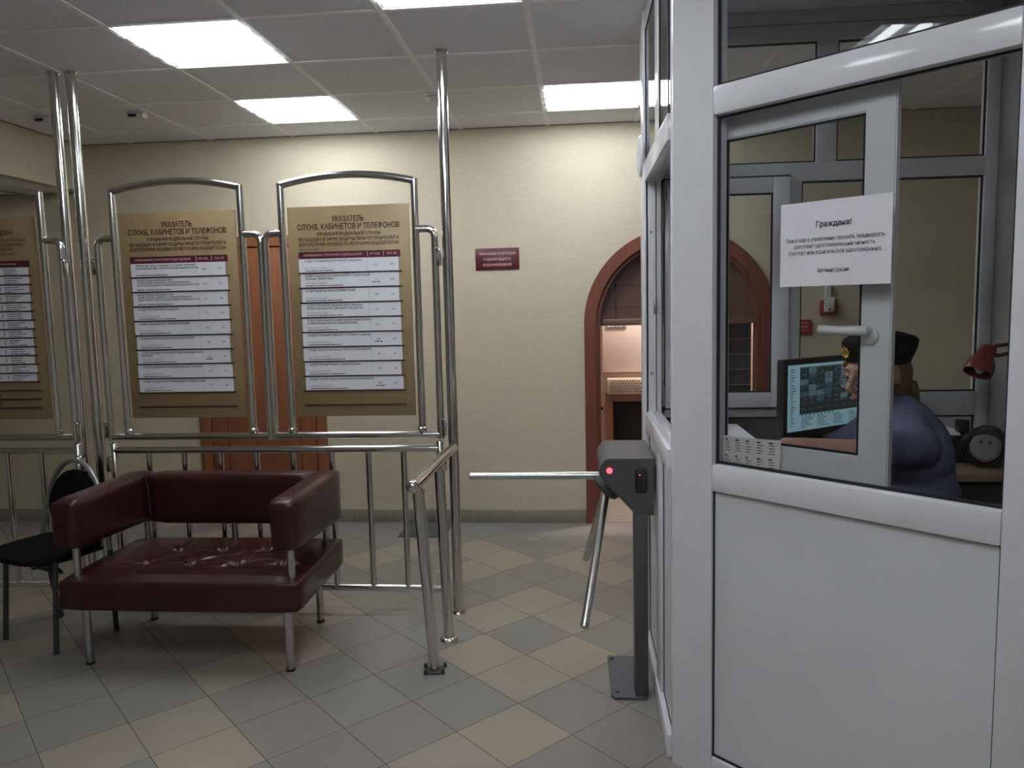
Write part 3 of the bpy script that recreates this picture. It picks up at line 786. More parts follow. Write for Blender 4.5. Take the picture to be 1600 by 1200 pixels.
for s in (-1, 1):
    MB().tube([cp(s * 0.195, 0.215, 0.445), cp(s * 0.198, 0.235, 0.20), cp(s * 0.20, 0.250, 0.0005)], 0.0125, 12).build('leg', M['darkmetal'], t)
    MB().tube([hp(s * 0.268, 0.46), cp(s * 0.245, -0.03, 0.20), cp(s * 0.22, -0.05, 0.0005)], 0.0125, 12).build('leg', M['darkmetal'], t)
    MB().tube(rounded([cp(s * 0.17, 0.31, 0.435), cp(s * 0.17, 0.14, 0.425), cp(s * 0.19, -0.03, 0.435)], 0.05), 0.010, 10).build('seat_rail', M['darkmetal'], t)
MB().tube(rounded([cp(-0.165, 0.22, 0.42), cp(-0.14, 0.14, 0.35), cp(0.14, 0.14, 0.35), cp(0.165, 0.22, 0.42)], 0.08, 8), 0.009, 10).build('seat_brace', M['darkmetal'], t)

# ================================================================== TURNSTILE
t = thing('turnstile', 'dark grey tripod turnstile beside the white booth', 'turnstile', (0.23, 3.1, 0))
mb = MB(); Yf, Yr = 3.0, 3.42
prof = [(0.284, 0.985), (0.108, 0.985), (0.092, 0.978), (0.079, 0.962), (0.070, 0.942), (0.070, 0.922), (0.078, 0.905), (0.213, 0.758), (0.282, 0.758)]
body = MB().prism([(x_, Yf, z_) for x_, z_ in prof], (0, Yr - Yf, 0))
bmesh.ops.bevel(body.bm, geom=[e for e in body.bm.edges if e.calc_length() < 0.3 and all(abs(v.co.y - Yf) < 1e-4 or abs(v.co.y - Yr) < 1e-4 for v in e.verts)], offset=0.004, segments=2, affect='EDGES')
bx_ = body.build('housing', M['turn'], t)
MB().box((0.211, Yf - 0.008, 0.852), (0.256, Yf + 0.002, 0.945), 0.008).build('card_reader', M['black'], bx_)
MB().cyl((0.228, Yf - 0.0088, 0.922), (0.228, Yf - 0.007, 0.922), 0.0022, 10).build('reader_light', M['led'], bx_)
MB().cyl((0.110, Yf - 0.003, 0.938), (0.110, Yf + 0.002, 0.938), 0.0115, 20).build('indicator_lamp', M['led'], bx_)
# column and base
MB().box((0.206, 2.995, 0.010), (0.258, 3.10, 0.76), 0.004).build('column', M['turn'], t)
mb = MB().prism([(0.125, 2.978, 0.0008), (0.250, 2.978, 0.0008), (0.272, 3.35, 0.0008), (0.106, 3.35, 0.0008), (0.108, 3.0, 0.0008)], (0, 0, 0.010))
bp = mb.build('base_plate', M['plate'], t)
for bx2, by2 in ((0.135, 3.02), (0.125, 3.32), (0.235, 3.015)):
    MB().cyl((bx2, by2, 0.0105), (bx2, by2, 0.016), 0.008, 6).build('bolt', M['darkmetal'], bp)
hub = V((0.115, 3.19, 0.835)); ax = V((-0.72, 0, -0.69)).normalized()
MB().tube([hub + ax * -0.02, hub + ax * 0.022, hub + ax * 0.034], [0.062, 0.062, 0.048], 28).build('hub', M['turn'], t)
for end in ((-0.472, 3.19, 0.876), (0.003, 2.832, 0.368), (0.016, 3.53, 0.40)):
    e = V(end); s = hub + ax * 0.012 + (e - hub).normalized() * 0.03
    if end[2] > 0.8: s = V((0.09, 3.19, 0.876))
    MB().tube([s, e, e + (e - s).normalized() * 0.005], [0.0165, 0.0165, 0.012], 18).build('arm', M['steel'], t)

# ================================================================== SIGN ON BACK WALL, FIRE DEVICES, MAT
t = thing('wall_sign', 'small burgundy sign with three lines of pale lettering on the cream wall', 'sign', (-0.577, YB, 1.92))
MB().box((-0.733, YB - 0.006, 1.846), (-0.421, YB - 0.0005, 2.000), 0.001).build('plaque', M['signred'], t)
mb = MB()
for s, z, w in (('УВАЖАЕМЫЕ ПОСЕТИТЕЛИ!', 1.961, 0.262), ('В ЗДАНИИ ВЕДЕТСЯ', 1.922, 0.192), ('ВИДЕОНАБЛЮДЕНИЕ', 1.883, 0.205)):
    text(mb, s, 0.0165, (-0.577, YB - 0.0066, z), EX, EZ, width=w, bold=True)
mb.build('lettering', M['signtext'], t, smooth=False)
t = thing('fire_siren', 'red and white fire siren on the wall behind the booth glass', 'fire siren', (1.71, YB, 1.58))
MB().box((1.654, YB - 0.045, 1.475), (1.766, YB - 0.0005, 1.580), 0.008).build('red_box', M['red'], t)
mb = MB().box((1.672, YB - 0.055, 1.50), (1.742, YB - 0.044, 1.60), 0.006).box((1.69, YB - 0.03, 1.60), (1.725, YB - 0.0005, 1.685), 0.004)
mb.build('white_cover', M['whitep'], t)
MB().cyl((1.707, YB - 0.057, 1.515), (1.707, YB - 0.0545, 1.515), 0.008, 14).build('call_button', M['black'], t)
t = thing('fire_plate', 'small dark red plate on the wall lower left of the fire siren', 'sign', (1.55, YB, 1.395))
MB().box((1.495, YB - 0.02, 1.342), (1.600, YB - 0.0005, 1.447), 0.004).build('plate', M['red'], t)
mb = MB()
for k in range(3): scrawl(mb, 1.515, 1.425 - k * 0.025, 0.06, 0.008, YB - 0.0206, rnd)
mb.build('lettering', M['signtext'], t, smooth=False)
tag(MB().box((-1.285, 5.13, 0.0006), (-0.955, YB - 0.014, 0.007), 0.002).build('floor_mat', M['mat']), 'small dark floor mat lying against the skirting behind the railing', 'floor mat')

# vestibule fittings seen through the arch
t = thing('notice_board', 'pale pink board lit from above on the vestibule wall behind the arch', 'board', (0.9, VY, 1.25))
MB().box((0.184, VY - 0.02, 1.03), (1.05, VY - 0.0005, 1.62), 0.002).build('panel', M['pinkboard'], t)
MB().box((0.19, VY - 0.022, 1.018), (1.05, VY - 0.0005, 1.028)).build('lower_ledge', M['niche'], t)
mb = MB().setm(0).box((0.215, VY - 0.026, 1.383), (0.375, VY - 0.0205, 1.425), 0.001)
mb.setm(1); scrawl(mb, 0.225, 1.407, 0.14, 0.014, VY - 0.0266, rnd)
mb.build('name_plate', [M['greymetal'], M['card']], t, smooth=False)
t = thing('heater_grille', 'beige perforated grille box above the dark opening behind the arch', 'grille', (0.6, VY, 0.92))
MB().box((0.216, VY - 0.14, 0.862), (1.05, VY - 0.0005, 0.985), 0.006).build('box', M['grille'], t)
mb = MB()
for r_ in range(6):
    for c_ in range(34):
        xx = 0.245 + c_ * 0.0235 + (r_ % 2) * 0.011; zz = 0.884 + r_ * 0.0165
        mb.box((xx - 0.006, VY - 0.1412, zz - 0.0045), (xx + 0.006, VY - 0.1396, zz + 0.0045))
mb.build('perforation', M['hole'], t, smooth=False)['kind'] = 'stuff'
t = thing('fireplace_surround', 'brown wooden surround with a dark opening under the beige grille', 'surround', (0.65, VY, 0))
mb = MB().box((0.204, VY - 0.10, 0), (0.262, VY - 0.0005, 0.858), 0.003).box((0.262, VY - 0.10, 0.80), (1.05, VY - 0.0005, 0.858), 0.003).box((1.0, VY - 0.10, 0), (1.06, VY - 0.0005, 0.858), 0.003)
mb.build('frame', M['niche'], t)
MB().box((0.262, VY - 0.02, 0.30), (1.0, VY - 0.001, 0.80)).build('opening', M['dark'], t)
MB().box((0.262, VY - 0.06, 0.0005), (1.0, VY - 0.022, 0.33)).build('lower_panel', M['redbrown'], t)
t = thing('wall_socket', 'small pale wall socket left of the brown surround behind the arch', 'socket', (0.172, VY, 0.735))
MB().box((0.145, VY - 0.012, 0.70), (0.198, VY - 0.0005, 0.765), 0.003).build('plate', M['grille'], t)
MB().cyl((0.172, VY - 0.0135, 0.733), (0.172, VY - 0.011, 0.733), 0.014, 16).build('hole', M['dark'], t)
t = thing('slatted_shutter', 'dark slatted shutter leaf in the right half of the arched doorway', 'shutter', (1.09, YB + 0.19, 0))
mb = MB().setm(0).box((0.93, YB + 0.185, 0.01), (1.238, YB + 0.205, 1.70))
mb.build('leaf', M['slat'], t, smooth=False)
for k in range(15):
    MB().box((0.935, YB + 0.172, 0.08 + k * 0.112), (1.235, YB + 0.186, 0.086 + k * 0.112)).build('slat', M['slatedge'], t, smooth=False)

#BOOTH#
# ================================================================== GUARD BOOTH
PD, PN = V((0.727, -0.687, 0)), V((0.687, 0.727, 0))
PO = V((BX, 2.57, 0))
DM = Matrix(((PD.x, PN.x, 0, PO.x), (PD.y, PN.y, 0, PO.y), (0, 0, 1, 0), (0, 0, 0, 1)))   # slanted face frame
def dp(t_, o_, z_): return DM @ V((t_, o_, z_))
bt = thing('guard_booth', 'white plastic framed guard booth with glazed upper half on the right', 'booth', (BX, 2.57, 0))
TOP = CEIL - 0.001
def bpart(name, mb, m='pvc', parent=None, **k): return mb.build(name, M[m], parent or bt, **k)
# corner post with small facets
poly = [(0.3005, 2.585), (0.3025, 2.5635), (0.3055, 2.558), (0.318, 2.5465)]
e1 = dp(0.166, 0, 0); e2 = dp(0.166, 0.075, 0)
poly += [(e1.x, e1.y), (e2.x, e2.y), (0.372, 2.62)]
mb = MB().prism([(x_, y_, 0.001) for x_, y_ in poly], (0, 0, TOP - 0.001))
bpart('corner_post', mb, sharp=12)
mb = MB().box((0.284, 3.455, 0.001), (0.362, 3.60, TOP), 0.004)
bpart('end_post', mb)
# side face (faces the turnstile)
bpart('transom_rail', MB().box((BX - 0.004, 2.585, 2.115), (0.362, 3.46, 2.202), 0.006))
bpart('sill_rail', MB().box((BX - 0.006, 2.585, 1.030), (0.362, 3.46, 1.104), 0.006))
bpart('top_rail', MB().box((BX, 2.585, 2.752), (0.362, 3.46, TOP), 0.004))
bpart('bottom_rail', MB().box((BX - 0.008, 2.585, 0.001), (0.362, 3.46, 0.088), 0.008))
bpart('upper_mullion', MB().box((BX, 2.88, 2.20), (0.362, 3.02, 2.754), 0.004))
bpart('lower_mullion', MB().box((BX, 2.88, 0.086), (0.362, 3.02, 1.032), 0.004))
def panel_x(y0, y1, z0, z1, name, m, x0, x1):
    p = bpart(name, MB().box((x0, y0, z0), (x1, y1, z1)), m, smooth=False)
    g_ = 0.009; mb = MB()
    for lo, hi in (((y0, z0), (y0 + g_, z1)), ((y1 - g_, z0), (y1, z1)), ((y0 + g_, z0), (y1 - g_, z0 + g_)), ((y0 + g_, z1 - g_), (y1 - g_, z1))):
        mb.box((x0 - 0.003, lo[0], lo[1]), (x0 + 0.0005, hi[0], hi[1]))
    mb.build('gasket', M['gasket'], p, smooth=False); return p
for y0, y1 in ((2.598, 2.88), (3.02, 3.456)):
    panel_x(y0, y1, 2.20, 2.754, 'upper_pane', 'glassside', BX + 0.0045, BX + 0.0095)
    panel_x(y0, y1, 0.086, 1.032, 'lower_panel', 'pvcp', BX + 0.016, BX + 0.04)
# fittings on the open hatch of the side face
mb = MB().box((0.326, 3.447, 1.545), (0.342, 3.4555, 1.605), 0.003).box((0.330, 3.443, 1.56), (0.338, 3.449, 1.59), 0.001)
bpart('lock_keeper', mb, 'greymetal')
for z_ in (1.90, 1.28): bpart('screw_cover', MB().cyl((0.318, 3.452, z_), (0.318, 3.456, z_), 0.006, 12), 'greymetal')
mb = MB().box((0.2960, 3.4530, 1.104), (0.3035, 3.4552, 2.116)).box((0.337, 3.4532, 1.104), (0.3405, 3.4552, 2.116))
mb.build('hatch_gasket', M['gasket'], bt, smooth=False)
mb = MB().box((0.300, 2.60, 1.1045), (0.318, 3.45, 1.109)).box((0.334, 2.60, 1.1045), (0.355, 3.45, 1.113), 0.001)
bpart('hatch_track', mb)
bpart('hatch_hinge', MB().box((0.325, 2.66, 1.109), (0.348, 2.73, 1.150), 0.004).box((0.326, 2.68, 1.145), (0.346, 2.70, 1.165), 0.003), 'greymetal')
# slanted face: two bays
def dbox(t0, t1, o0, o1, z0, z1, bev=0.0): return MB().box((t0, o0, z0), (t1, o1, z1), bev, DM)
for t0, t1 in ((0.978, 1.125), (1.94, 2.065)): bpart('mullion_post', dbox(t0, t1, 0.0, 0.075, 0.001, TOP, 0.005))
for t0, t1 in ((0.166, 0.979), (1.124, 1.941)):
    bpart('transom_rail', dbox(t0, t1, -0.002, 0.075, 2.157, 2.245, 0.008))
    bpart('sill_rail', dbox(t0, t1, -0.003, 0.075, 0.990, 1.078, 0.008))
    bpart('top_rail', dbox(t0, t1, 0.0, 0.075, 2.752, TOP, 0.004))
    bpart('bottom_rail', dbox(t0, t1, -0.002, 0.075, 0.001, 0.09, 0.006))
    for nm, z0, z1, m, o0, o1 in (('window_pane', 1.074, 2.160, 'glass', 0.030, 0.036), ('upper_pane', 2.242, 2.754, 'glass', 0.030, 0.036), ('lower_panel', 0.088, 0.992, 'pvcp', 0.016, 0.045)):
        p = bpart(nm, dbox(t0 + 0.001, t1 - 0.001, o0, o1, z0, z1), m, smooth=False)
        w = 0.009 if m == 'glass' else 0.004
        mb = MB()
        for a0, a1, b0, b1 in ((t0, t0 + w, z0, z1), (t1 - w, t1, z0, z1), (t0 + w, t1 - w, z0, z0 + w + 0.004), (t0 + w, t1 - w, z1 - w, z1)):
                mb.box((a0, o0 - 0.006, b0), (a1, o0 - 0.0002, b1), 0, DM)
        mb.build('gasket', M['gasket'], p, smooth=False)
# opened hatch sash, swung round behind the slanted window
SB0, SB1 = 0.092, 0.122
sash = thing('window_sash', 'opened white window sash swung inward behind the slanted booth window', 'window sash', tuple(dp(0.05, SB0, 1.05)))
del sash['label'], sash['category']
sash.parent = bt; sash.location = V(sash.location) - V((BX, 2.57, 0)); ORG[sash.name] = tuple(dp(0.05, SB0, 1.05))
t0, t1, z0, z1 = 0.052, 0.672, 1.048, 2.165; gl, gr, gb, gt = 0.150, 0.588, 1.148, 2.098
mb = MB()
def mitre(pts): mb.prism([DM @ V((a, SB0, b)) for a, b in pts], PN * (SB1 - SB0))
mitre([(t0, z0), (t1, z0), (gr, gb), (gl, gb)]); mitre([(t1, z0), (t1, z1), (gr, gt), (gr, gb)])
mitre([(t1, z1), (t0, z1), (gl, gt), (gr, gt)]); mitre([(t0, z1), (t0, z0), (gl, gb), (gl, gt)])
bmesh.ops.bevel(mb.bm, geom=[e for e in mb.bm.edges if e.calc_length() > 0.3], offset=0.004, segments=2, affect='EDGES')
mb.build('sash_frame', M['pvc'], sash, smooth=False)
dbox(gl - 0.004, gr + 0.004, 0.108, 0.112, gb - 0.004, gt + 0.004).build('sash_glass', M['glass2'], sash, smooth=False)
mb = MB()
for a0, a1, b0, b1 in ((gl - 0.002, gl + 0.006, gb, gt), (gr - 0.006, gr + 0.002, gb, gt), (gl, gr, gb - 0.002, gb + 0.006), (gl, gr, gt - 0.006, gt + 0.002)):
    mb.box((a0, SB0 + 0.004, b0), (a1, SB0 + 0.012, b1), 0, DM)
mb.build('sash_gasket', M['gasket'], sash, smooth=False)
mb = MB(); mb.tube([dp(0.616, SB0 + 0.001, 1.490), dp(0.616, SB0 - 0.008, 1.490), dp(0.616, SB0 - 0.012, 1.490)], [0.024, 0.023, 0.015], 24)
mb.cyl(dp(0.614, SB0 - 0.008, 1.506), dp(0.614, SB0 - 0.04, 1.506), 0.012, 16)
mb.tube([dp(0.622, SB0 - 0.038, 1.506), dp(0.60, SB0 - 0.044, 1.506), dp(0.56, SB0 - 0.046, 1.506), dp(0.490, SB0 - 0.043, 1.508)], [0.012, 0.014, 0.0125, 0.0125], 14)
mb.build('sash_handle', M['whitep'], sash)
for z_ in (1.12, 2.08): MB().cyl(dp(0.045, SB0 - 0.004, z_ - 0.04), dp(0.045, SB0 - 0.004, z_ + 0.04), 0.008, 12).build('hinge', M['greymetal'], sash)
# rear wall of the booth
RY0, RY1 = 3.545, 3.60
def rbox(x0, x1, z0, z1, o=0.0, bev=0.004): return MB().box((x0, RY0 - o, z0), (x1, RY1, z1), bev)
bpart('rear_top_rail', rbox(0.36, 1.747, 2.70, 2.770), 'pvcin'); bpart('rear_header', rbox(0.36, 1.80, 2.775, TOP, -0.01), 'pvcin')
bpart('rear_transom_rail', rbox(0.36, 1.747, 2.108, 2.190), 'pvcin')
bpart('rear_sill_rail', rbox(0.36, 1.747, 1.064, 1.170), 'pvcin')
bpart('rear_mullion', rbox(1.04, 1.127, 2.188, 2.703), 'pvcin'); bpart('rear_mullion', rbox(0.930, 0.983, 1.168, 2.110), 'pvcin')
bpart('rear_post', rbox(1.746, 1.799, 0.001, 2.772), 'pvcin')
def rpane(nm, x0, x1, z0, z1, m, y):
    p = bpart(nm, MB().box((x0, y, z0), (x1, y + 0.005, z1)), m, smooth=False); w = 0.007; mb = MB()
    for a0, a1, b0, b1 in ((x0, x0 + w, z0, z1), (x1 - w, x1, z0, z1), (x0, x1, z0, z0 + w), (x0, x1, z1 - w, z1)):
        mb.box((a0, y - 0.008, b0), (a1, y - 0.0005, b1))
    mb.build('gasket', M['gasket'], p, smooth=False)
rpane('rear_pane', 0.362, 1.04, 2.19, 2.70, 'glass2', 3.566); rpane('rear_pane', 1.127, 1.746, 2.19, 2.70, 'glass2', 3.566)
rpane('rear_pane', 0.983, 1.746, 1.170, 2.108, 'glass2', 3.566)
rpane('rear_panel', 0.362, 1.20, 0.002, 1.064, 'pvcdark', 3.566); rpane('rear_panel', 1.20, 1.746, 0.002, 1.064, 'pvcin', 3.566)
bpart('rear_corner_post', MB().box((0.358, RY0, 0.002), (0.3795, RY1, TOP - 0.06)), 'pvcin')
# rear left casement
rs = MB()
for x0, x1, z0, z1 in ((0.384, 0.455, 1.112, 2.128), (0.853, 0.926, 1.112, 2.128), (0.455, 0.853, 1.112, 1.180), (0.455, 0.853, 2.060, 2.128)):
    rs.box((x0, 3.515, z0), (x1, 3.56, z1), 0.003)
rc = bpart('rear_casement', rs, 'pvc')  # whiter than the rear frame, standing in for brighter light on it
MB().box((0.45, 3.538, 1.175), (0.858, 3.543, 2.065)).build('casement_glass', M['glass2'], rc, smooth=False)
mb = MB()
for a0, a1, b0, b1 in ((0.455, 0.462, 1.18, 2.06), (0.846, 0.853, 1.18, 2.06), (0.455, 0.853, 1.18, 1.187), (0.455, 0.853, 2.053, 2.06)): mb.box((a0, 3.520, b0), (a1, 3.530, b1))
for a0, a1, b0, b1 in ((0.3800, 0.3845, 1.104, 2.136), (0.376, 0.928, 1.104, 1.113), (0.376, 0.928, 2.127, 2.136)): mb.box((a0, 3.528, b0), (a1, 3.5445, b1))
mb.build('casement_gasket', M['gasket'], rc, smooth=False)
mb = MB().box((0.376, 3.505, 2.04), (0.392, 3.522, 2.12), 0.003).cyl((0.384, 3.505, 2.115), (0.42, 3.505, 2.115), 0.006, 10)
mb.build('casement_hinge', M['greymetal'], rc)
MB().box((0.370, 3.510, 1.12), (0.382, 3.522, 1.22), 0.002).build('casement_hinge', M['greymetal'], rc)
# right-hand wall of the booth
mb = MB().box((1.80, 1.17, 0.001), (1.85, 3.60, TOP)); 
for yy in (3.34, 3.12, 2.7): mb.box((1.7985, yy, 0.01), (1.8005, yy + 0.004, TOP))
bpart('right_wall_panel', mb, 'pvcwall', smooth=False)

# round fixture on the far edge of the booth
t = thing('round_fixture', 'round white fixture bulging from the far upper edge of the booth', 'wall fixture', (0.283, 3.53, 2.24))
MB().tube([(0.2835, 3.53, 2.24), (0.274, 3.53, 2.24), (0.267, 3.53, 2.24), (0.264, 3.53, 2.24)], [0.090, 0.087, 0.068, 0.03], 30).build('cover', M['whitep'], t)

# notice taped to the slanted window
nt_ = thing('paper_notice', 'white printed notice taped to the slanted booth window', 'notice', tuple(dp(0.53, 0.02, 1.75)))
DX, DZ = PD, V((0, 0, 1))
mb = MB(); cols = 12
tl = [dp(0.3790 + (0.6940 - 0.3790) * k / cols, 0.0265 - 0.004 * math.sin(math.pi * k / cols) * 0.5, 0) for k in range(cols + 1)]
for k in range(cols):
    a, b = tl[k], tl[k + 1]
    mb.quad([a + V((0, 0, 1.632)), b + V((0, 0, 1.632)), b + V((0, 0, 1.8675)), a + V((0, 0, 1.8675))])
bmesh.ops.remove_doubles(mb.bm, verts=mb.bm.verts[:], dist=1e-5)
r_ = bmesh.ops.extrude_face_region(mb.bm, geom=mb.bm.faces[:])
bmesh.ops.translate(mb.bm, vec=PN * 0.0006, verts=[v for v in r_['geom'] if isinstance(v, bmesh.types.BMVert)])
mb.build('sheet', M['paper'], nt_)
mb = MB(); W0 = 0.533
def ntxt(s, h, tt, zz, w, bold=False): text(mb, s, h, dp(tt, 0.0228, zz), DX, DZ, width=w, bold=bold)
ntxt('Граждане!', 0.0150, 0.538, 1.803, 0.100, True)
ntxt('При входе в управление, просьба, предъявлять', 0.0105, 0.538, 1.763, 0.278)
ntxt('документ удостоверяющий личность', 0.0105, 0.538, 1.745, 0.228)
ntxt('(паспорт или водительское удостоверение)', 0.0105, 0.538, 1.727, 0.262)
ntxt('Администрация', 0.0110, 0.538, 1.676, 0.090)
mb.build('lettering', M['ink'], nt_, smooth=False)

# small printed list tucked in the lower corner of the window
li = thing('paper_list', 'small yellowish printed list tucked inside the lower left window corner', 'list', tuple(dp(0.25, 0.05, 1.1)))
mb = MB(); n = 14
def lc(k): return 0.172 + 0.182 * k / n, 0.055 + 0.028 * (k / n) ** 3
for k in range(n):
    (ta, oa), (tb, ob) = lc(k), lc(k + 1)
    mb.quad([dp(ta, oa, 1.056), dp(tb, ob, 1.056), dp(tb + (0.004 if k == n - 1 else 0), ob, 1.166), dp(ta, oa, 1.166)])
bmesh.ops.remove_doubles(mb.bm, verts=mb.bm.verts[:], dist=1e-5)
r_ = bmesh.ops.extrude_face_region(mb.bm, geom=mb.bm.faces[:])
bmesh.ops.translate(mb.bm, vec=PN * 0.0006, verts=[v for v in r_['geom'] if isinstance(v, bmesh.types.BMVert)])
mb.build('sheet', M['paper2'], li)
mb = MB(); rr = random.Random(3)
for c_ in range(5):
    for r2 in range(2):
        for ln in range(5):
            k = 0.7 + c_ * 2.75; l = (1.3 if ln else 0.8) * rr.uniform(0.7, 1.25)
            (ta, oa), (tb, ob) = lc(k), lc(min(k + l, n - 0.2)); zz = 1.155 - r2 * 0.052 - ln * 0.0085; h = 0.0022 if ln == 0 else 0.001
            mb.quad([dp(ta, oa - 0.0012, zz - h), dp(tb, ob - 0.0012, zz - h), dp(tb, ob - 0.0012, zz + h), dp(ta, oa - 0.0012, zz + h)])
mb.build('print', M['ink'], li, smooth=False)

# ------------------------------------------------------------------ desk, monitor and things on it
DT = 0.93
t = thing('counter_ledge', 'white counter ledge along the hatch inside the booth', 'counter', (0.5, 3.0, 0))
poly = [(0.375, 3.50), (0.375, 2.765), (0.43, 2.705), (0.64, 2.505), (0.70, 2.445), (0.70, 3.50)]
MB().prism([(x_, y_, 1.012) for x_, y_ in poly], (0, 0, 0.028)).build('top', M['paper'], t, smooth=False)
MB().box((0.40, 3.40, 0.001), (0.68, 3.43, 1.012)).build('support', M['deskd'], t, smooth=False)
MB().box((0.40, 2.80, 0.001), (0.43, 3.40, 1.012)).build('support', M['deskd'], t, smooth=False)
t = thing('desk', 'brown desk under the monitor inside the booth', 'desk', (0.95, 3.0, 0))
poly = [(0.705, 3.50), (0.705, 2.47), (0.90, 2.275), (0.90, 2.98), (1.20, 3.25), (1.20, 3.50)]
MB().prism([(x_, y_, DT - 0.03) for x_, y_ in poly], (0, 0, 0.03)).build('desktop', M['desk'], t, smooth=False)
MB().box((0.72, 3.44, 0.001), (1.18, 3.47, DT - 0.03)).build('back_panel', M['deskd'], t, smooth=False)
MB().box((0.72, 2.80, 0.001), (0.74, 3.44, DT - 0.03)).build('side_panel', M['deskd'], t, smooth=False)
tag(MB().prism([(0.45, 2.86, 1.0406), (0.60, 2.76, 1.0406), (0.68, 2.92, 1.0406), (0.53, 3.02, 1.0406)], (0, 0, 0.003)).build('paper_sheet', M['paper2'], smooth=False), 'paper sheet lying on the white counter ledge inside the booth', 'paper')

MU = V((0.81, 0.586, 0)).normalized(); MN = V((0.586, -0.81, 0)).normalized()
MA = V((0.762, 2.95, 0))
def mp_(u, o, z): return MA + MU * u + MN * o + V((0, 0, z))
MM = Matrix(((MU.x, MN.x, 0, MA.x), (MU.y, MN.y, 0, MA.y), (0, 0, 1, 0), (0, 0, 0, 1)))
mon = thing('monitor', 'black computer monitor showing a grid of camera pictures inside the booth', 'monitor', tuple(mp_(0.25, 0, DT)))
MW, MZ0, MZ1 = 0.50, 1.062, 1.368
MB().box((0, -0.035, MZ0), (MW, 0.0, MZ1), 0.006, MM).build('casing', M['black'], mon)
mb = MB()
def scr(u0, u1, v0, v1, m, o=0.0008):
    a0, a1 = 0.022 + (MW - 0.044) * u0, 0.022 + (MW - 0.044) * u1
    b0, b1 = MZ0 + 0.028 + (MZ1 - MZ0 - 0.050) * v0, MZ0 + 0.028 + (MZ1 - MZ0 - 0.050) * v1
    mb.setm(m).quad([mp_(a0, o, b0), mp_(a1, o, b0), mp_(a1, o, b1), mp_(a0, o, b1)])
scr(0, 1, 0, 1, 0); scr(0.15, 1, 0.245, 0.955, 2, 0.0014)
rr = random.Random(11)
for r_ in range(8):
    for c_ in range(8):
        u0 = 0.155 + c_ * 0.105; v0 = 0.25 + r_ * 0.088
        k = rr.randrange(4)
        if r_ < 2: k = 3
        scr(u0, u0 + 0.10, v0, v0 + 0.082, 3 + k, 0.0020)
        for w_ in range(3):
            a = rr.uniform(0, 0.075); b = rr.uniform(0.0, 0.06)
            if r_ >= 2: scr(u0 + a, u0 + a + rr.uniform(0.008, 0.03), v0 + b, v0 + b + rr.uniform(0.01, 0.025), 3 + rr.randrange(3), 0.0026)
        scr(u0 + 0.01, u0 + 0.08, v0 + 0.068, v0 + 0.074, 5, 0.0026)
for r_ in range(22): scr(0.03, 0.03 + rr.uniform(0.03, 0.075), 0.08 + r_ * 0.04, 0.093 + r_ * 0.04, 1, 0.0014)
for r_ in range(6):
    for c_ in range(4): scr(0.17 + c_ * 0.21, 0.17 + c_ * 0.21 + rr.uniform(0.08, 0.16), 0.04 + r_ * 0.03, 0.05 + r_ * 0.03, 1, 0.0014)
for c_ in range(9): scr(0.17 + c_ * 0.05, 0.195 + c_ * 0.05, 0.218, 0.236, 1, 0.0014)
mb.build('screen', [M['scrL'], M['scrT'], M['scrD'], M['scr0'], M['scr1'], M['scr2'], M['scr3']], mon, smooth=False)
mb = MB().box((0.17, -0.10, DT + 0.0006), (0.33, 0.06, DT + 0.012), 0.004, MM).box((0.22, -0.07, DT + 0.008), (0.28, -0.034, MZ0 + 0.14), 0.004, MM)
mb.build('stand', M['black'], mon)

t = thing('side_desk', 'brown desktop at the right inside the booth behind the guard', 'desk', (1.55, 3.2, 0))
MB().box((1.30, 2.955, 0.90), (1.797, 3.50, 0.93), 0.002).build('desktop', M['desk'], t)
MB().box((1.76, 2.97, 0.001), (1.79, 3.48, 0.90)).build('side_panel', M['deskd'], t, smooth=False)
MB().box((1.30, 2.99, 0.001), (1.33, 3.48, 0.90)).build('side_panel', M['deskd'], t, smooth=False)
MB().box((1.33, 3.0, 0.30), (1.76, 3.02, 0.90)).build('front_panel', M['deskd'], t, smooth=False)
t = thing('document_box', 'dark green document box on the side desk inside the booth', 'box', (1.485, 3.28, 0.93))
M['dgreen'] = mat('dark_green_card', (0.022, 0.032, 0.028), 0.6)
MB().box((1.425, 3.16, 0.9306), (1.545, 3.38, 1.042), 0.003).build('body', M['dgreen'], t)
mb = MB()
for k in range(3): mb.box((1.405 + 0.01 * k, 3.15 + 0.015 * k, 1.0426 + 0.004 * k), (1.50 + 0.006 * k, 3.37, 1.0462 + 0.004 * k))
tag(mb.build('paper_stack', M['paper'], smooth=False), 'few white papers on top of the dark green document box', 'papers')
t = thing('cable_reel', 'grey socket reel wound with dark cable on the side desk', 'cable reel', (1.548, 3.08, 0.93))
c0 = V((1.548, 3.06, 1.010)); dr = V((-0.42, -0.9, 0.12)).normalized()
MB().tube([c0 - dr * 0.02, c0 + dr * 0.022, c0 + dr * 0.030], [0.052, 0.052, 0.042], 28).build('socket_face', M['pvcwall'], t)
sx_ = dr.cross(V((0, 0, 1))).normalized()
mb = MB()
for s in (-1, 1):
    p = c0 + dr * 0.031 + sx_ * s * 0.014 + V((0, 0, 0.022)); mb.cyl(p - dr * 0.002, p + dr * 0.001, 0.0055, 12)
mb.build('socket_hole', M['black'], t)
mb = MB(); up_ = sx_.cross(dr).normalized()
for k in range(3):
    pts = []
    for a in range(40):
        an = 2 * math.pi * a / 40; R_ = 0.059 + 0.010 * k + 0.004 * math.sin(3 * an + k)
        p = c0 - dr * (0.008 * k) + sx_ * R_ * math.cos(an) + up_ * R_ * math.sin(an); p.z = max(p.z, 0.9375); pts.append(p)
    mb.tube(pts, 0.006, 8, closed=True)
mb.build('wound_cable', M['black'], t)
